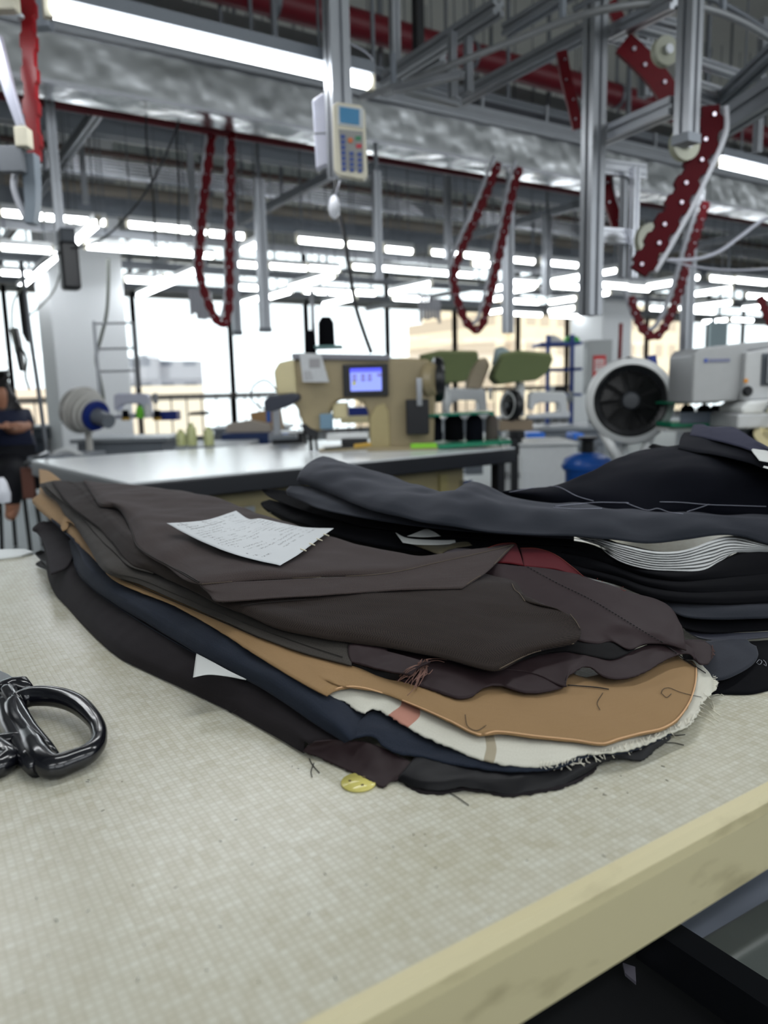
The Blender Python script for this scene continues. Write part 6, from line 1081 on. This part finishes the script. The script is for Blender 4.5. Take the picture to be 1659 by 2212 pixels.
L = Loc('cone_tray', 'aqua tray of black cones right of the round fan', 'tray', 1510, 920, 3.1); L.bx('tray', 1450, 912, 1560, 922, 0, .2, GREENP, .003); L.bx('tray_front', 1468, 890, 1555, 914, -.01, .01, M('smoky_tray_plastic', (96, 106, 120), .3), .002); L.bx('lid', 1452, 868, 1550, 872, 0, .2, GREENP)
for i, (x, lb) in enumerate(((1484, 'black cone at the left of the aqua tray'), (1520, 'black cone in the middle of the aqua tray'), (1546, 'brown black cone at the right of the aqua tray'), (1576, 'slim black cone on a red base right of the aqua tray'))):
    cone(lb, x, 911, 3.14, 38, 30 if i < 3 else 16, BLKC, core=False)
L = Loc('support_table', 'white table carrying the aqua cone tray behind the navy heap', 'table', 1500, 930, 3.15, base=0); L.zb = atd(1500, 930, 3.15).z
MB().b2((L.P(1440, 0).x, 0, L.P(0, 932).z), (L.P(1568, 0).x, .22, L.P(0, 923).z)).b2((L.P(1500, 0).x, .1, 0), (L.P(1530, 0).x, .2, L.P(0, 930).z)).build('tabletop', WHITE, L.o, local=True)
# hanging garment bundles on the rails
for i, (x, y0, y1, w_, D, lb) in enumerate(((428, 625, 680, 42, 7.5, 'grey bunch of hangers just left of the first chain loop'), (930, 640, 690, 50, 8.0, 'grey bunch of hangers above the olive pads'), (1560, 690, 770, 50, 8.5, 'blue white hanging bag above the grey machine head'))):
    L = Loc('hanging_bundle', lb, 'hanging bundle', x, y0, D); b = MB()
    for k in range(7): b.b2(L.P(x-w_/2+k*w_/7, y0+random.uniform(-3, 6), k*.02), L.P(x-w_/2+(k+.8)*w_/7, y1+random.uniform(-8, 8), .05+k*.02))
    b.build('bundle', M('hanger_grey', (140, 140, 146), .6) if i < 2 else M('pale_blue_cloth'), L.o, local=True); tq = L.P(x, y0, .05); MB().tube([tq, (tq.x, tq.y, 4.85-L.p.z)], .006, 6).build('hanger_rod', ALUD, L.o, local=True)
# tool post on the left
L = Loc('tool_post', 'steel post hung with black tools in front of the left window', 'post', 55, 700, 4.6, base=0); L.zb = atd(55, 700, 4.6).z
L.tb('pole', [(58,570,0),(62,700,0),(70,850,0),(76,1000,0)], .014, ALUD, n=10); L.pm('tool_holster', [(46,620),(60,620),(62,700),(56,740),(48,720)], -.02, .05, BLACK, .006); L.pm('tool_holster', [(22,710),(36,706),(40,740),(42,800),(34,800),(28,750)], -.02, .05, BLACK, .006)
L.tb('hose', [(36,745,0),(50,770,0),(44,810,0),(50,840,0)], .008, BLACK, n=14)
L = Loc('spray_bottle', 'small white glossy bottle at the left edge beside the pile', 'bottle', 5, 1060, 2.6); L.lt('bottle', 4, 1085, 0, [(.025, 0), (.028, .03), (.018, .07), (.010, .085)], (0, 0, 1), M('white_glossy_plastic'), 16)  # plain white bottle shape, gives no light
L = Loc('machine_stand', 'grey machine stand with steel fittings before the left column', 'stand', 120, 1010, 4.6, base=0); L.zb = atd(120, 1010, 4.6).z
MB().b2((L.P(60, 0).x, 0, L.P(0, 1010).z), (L.P(180, 0).x, .4, L.P(0, 985).z)).build('top', GREY, L.o, local=True, bevel=.01); MB().b2((L.P(90, 0).x, .05, 0), (L.P(150, 0).x, .3, L.P(0, 1010).z)).build('pedestal', M('light_grey_paint'), L.o, local=True)
L.tb('steel_arm', [(60,1000,-.02),(85,985,-.02),(110,975,-.02)], .012, STEEL); L.tb('steel_arm', [(100,985,.1),(130,975,.1),(160,985,.1),(185,1000,.1)], .016, WHITE, n=12)

# ------------------------------------------------------------------ the seated worker at the left edge
def skin_fig(nm, verts, edges, radii, mat, parent, sub=2):
    me = bpy.data.meshes.new(nm); me.from_pydata([tuple(v) for v in verts], edges, []); o = bpy.data.objects.new(nm, me); COL.objects.link(o); o.parent = parent
    md = o.modifiers.new('sk', 'SKIN'); md.use_smooth_shade = True
    for i, r in enumerate(radii): me.skin_vertices[0].data[i].radius = (r, r) if not isinstance(r, tuple) else r
    me.skin_vertices[0].data[0].use_root = True
    ss = o.modifiers.new('ss', 'SUBSURF'); ss.levels = sub; ss.render_levels = sub; me.materials.append(mat); return o
W = Loc('person', 'seated worker with dark hair and navy clothes bent over a table at the left edge', 'person', 15, 1010, 5.2, base=0); W.zb = atd(15, 1010, 5.2).z
k = W.s
def wp(x, y, d=0): return W.P(x, y, d)
# torso, head, arms and legs as one body
V = [wp(20,1000,.1), wp(24,955,.08), wp(26,915,.04), wp(24,888,.02), wp(20,876,-.01), wp(14,855,-.05), wp(8,838,-.07),
     wp(2,905,-.12), wp(0,935,-.16), wp(30,925,-.28), wp(50,918,-.36), wp(62,917,-.40),
     wp(44,905,.16), wp(56,925,.05), wp(52,925,-.15), wp(66,916,-.28),
     wp(34,1010,-.05), wp(70,1018,-.32), wp(66,1085,-.30), wp(76,1100,-.42), wp(2,1014,.0), wp(28,1024,-.35), wp(26,1090,-.33), wp(34,1106,-.45)]
Ed = [(0,1),(1,2),(2,3),(3,4),(4,5),(5,6),(2,7),(7,8),(8,9),(9,10),(10,11),(2,12),(12,13),(13,14),(14,15),(0,16),(16,17),(17,18),(18,19),(0,20),(20,21),(21,22),(22,23)]
Rr = [.15,.14,.15,.07,.055,.095,.085,.06,.046,.04,.03,.024,.06,.046,.04,.026,.09,.07,.05,.035,.09,.07,.05,.035]
skin_fig('body', V, Ed, Rr, SKIN, W.o)
skin_fig('shirt', [V[0], V[1], V[2], V[3], V[7], (V[8]+V[7])/2, V[12], V[13]], [(0,1),(1,2),(2,3),(2,4),(4,5),(2,6),(6,7)], [.165,.155,.165,.085,.072,.062,.072,.06], M('navy_shirt', (26, 34, 62), .8), W.o)
skin_fig('trousers', [V[0], V[16], V[17], (V[17]+V[18])/2, V[20], V[21], (V[21]+V[22])/2, V[18], V[22]], [(0,1),(1,2),(2,3),(0,4),(4,5),(5,6),(3,7),(6,8)], [.16,.105,.085,.07,.105,.085,.07,.06,.06], M('black_trousers', (20, 22, 30), .8), W.o)
skin_fig('hair', [wp(22,848,.02), wp(14,836,-.01), wp(20,862,.03), wp(30,880,.06)], [(0,1),(0,2),(2,3)], [.10,.09,.075,.035], M('dark_hair', (24, 20, 22), .5), W.o)
skin_fig('face_mask', [wp(5,864,-.12), wp(9,858,-.10)], [(0,1)], [.05,.045], M('pale_mask', (196, 198, 206), .7), W.o)
for hx, hy, hd in ((62,917,-.40),(66,916,-.28)):
    c = wp(hx, hy, hd); vs_ = [c]; es_ = []; rs_ = [.022]
    for f_, (dy, ln) in enumerate(((-.030,.045),(-.015,.065),(.0,.07),(.014,.065),(.027,.052))):
        a0 = len(vs_); vs_ += [c+Vector((.03, dy, 0)), c+Vector((.03+ln*.5, dy*1.3, .004)), c+Vector((.03+ln, dy*1.4, -.012))]; es_ += [(0,a0),(a0,a0+1),(a0+1,a0+2)]; rs_ += [.011,.009,.007]
    skin_fig('hand', vs_, es_, rs_, SKIN, W.o, 1)
o = Loc('stool', 'brown stool the seated worker sits on at the left edge', 'stool', 20, 1040, 5.25, base=0); o.zb = atd(20, 1040, 5.25).z
MB().lathe([(.16, -.04), (.17, 0), (.16, .02)], o.P(20, 1040, .1), (0, 0, 1), 24).build('seat', M('brown_vinyl', (122, 66, 50), .5), o.o, local=True); zt = o.P(20, 1040).z
for a, b_ in ((-.1, 0), (.1, 0), (-.1, .2), (.1, .2)): MB().tube([(a, b_, 0), (a*.8, .1+(b_-.1)*.8, zt-.03)], .014, 8).build('leg', BLKM, o.o, local=True)
o = Loc('leather_apron', 'reddish brown panel hanging by the worker table leg', 'panel', 60, 1050, 4.7); o.bx('panel', 47, 1010, 72, 1078, 0, .03, M('brown_leather', (120, 78, 66), .6), .004)
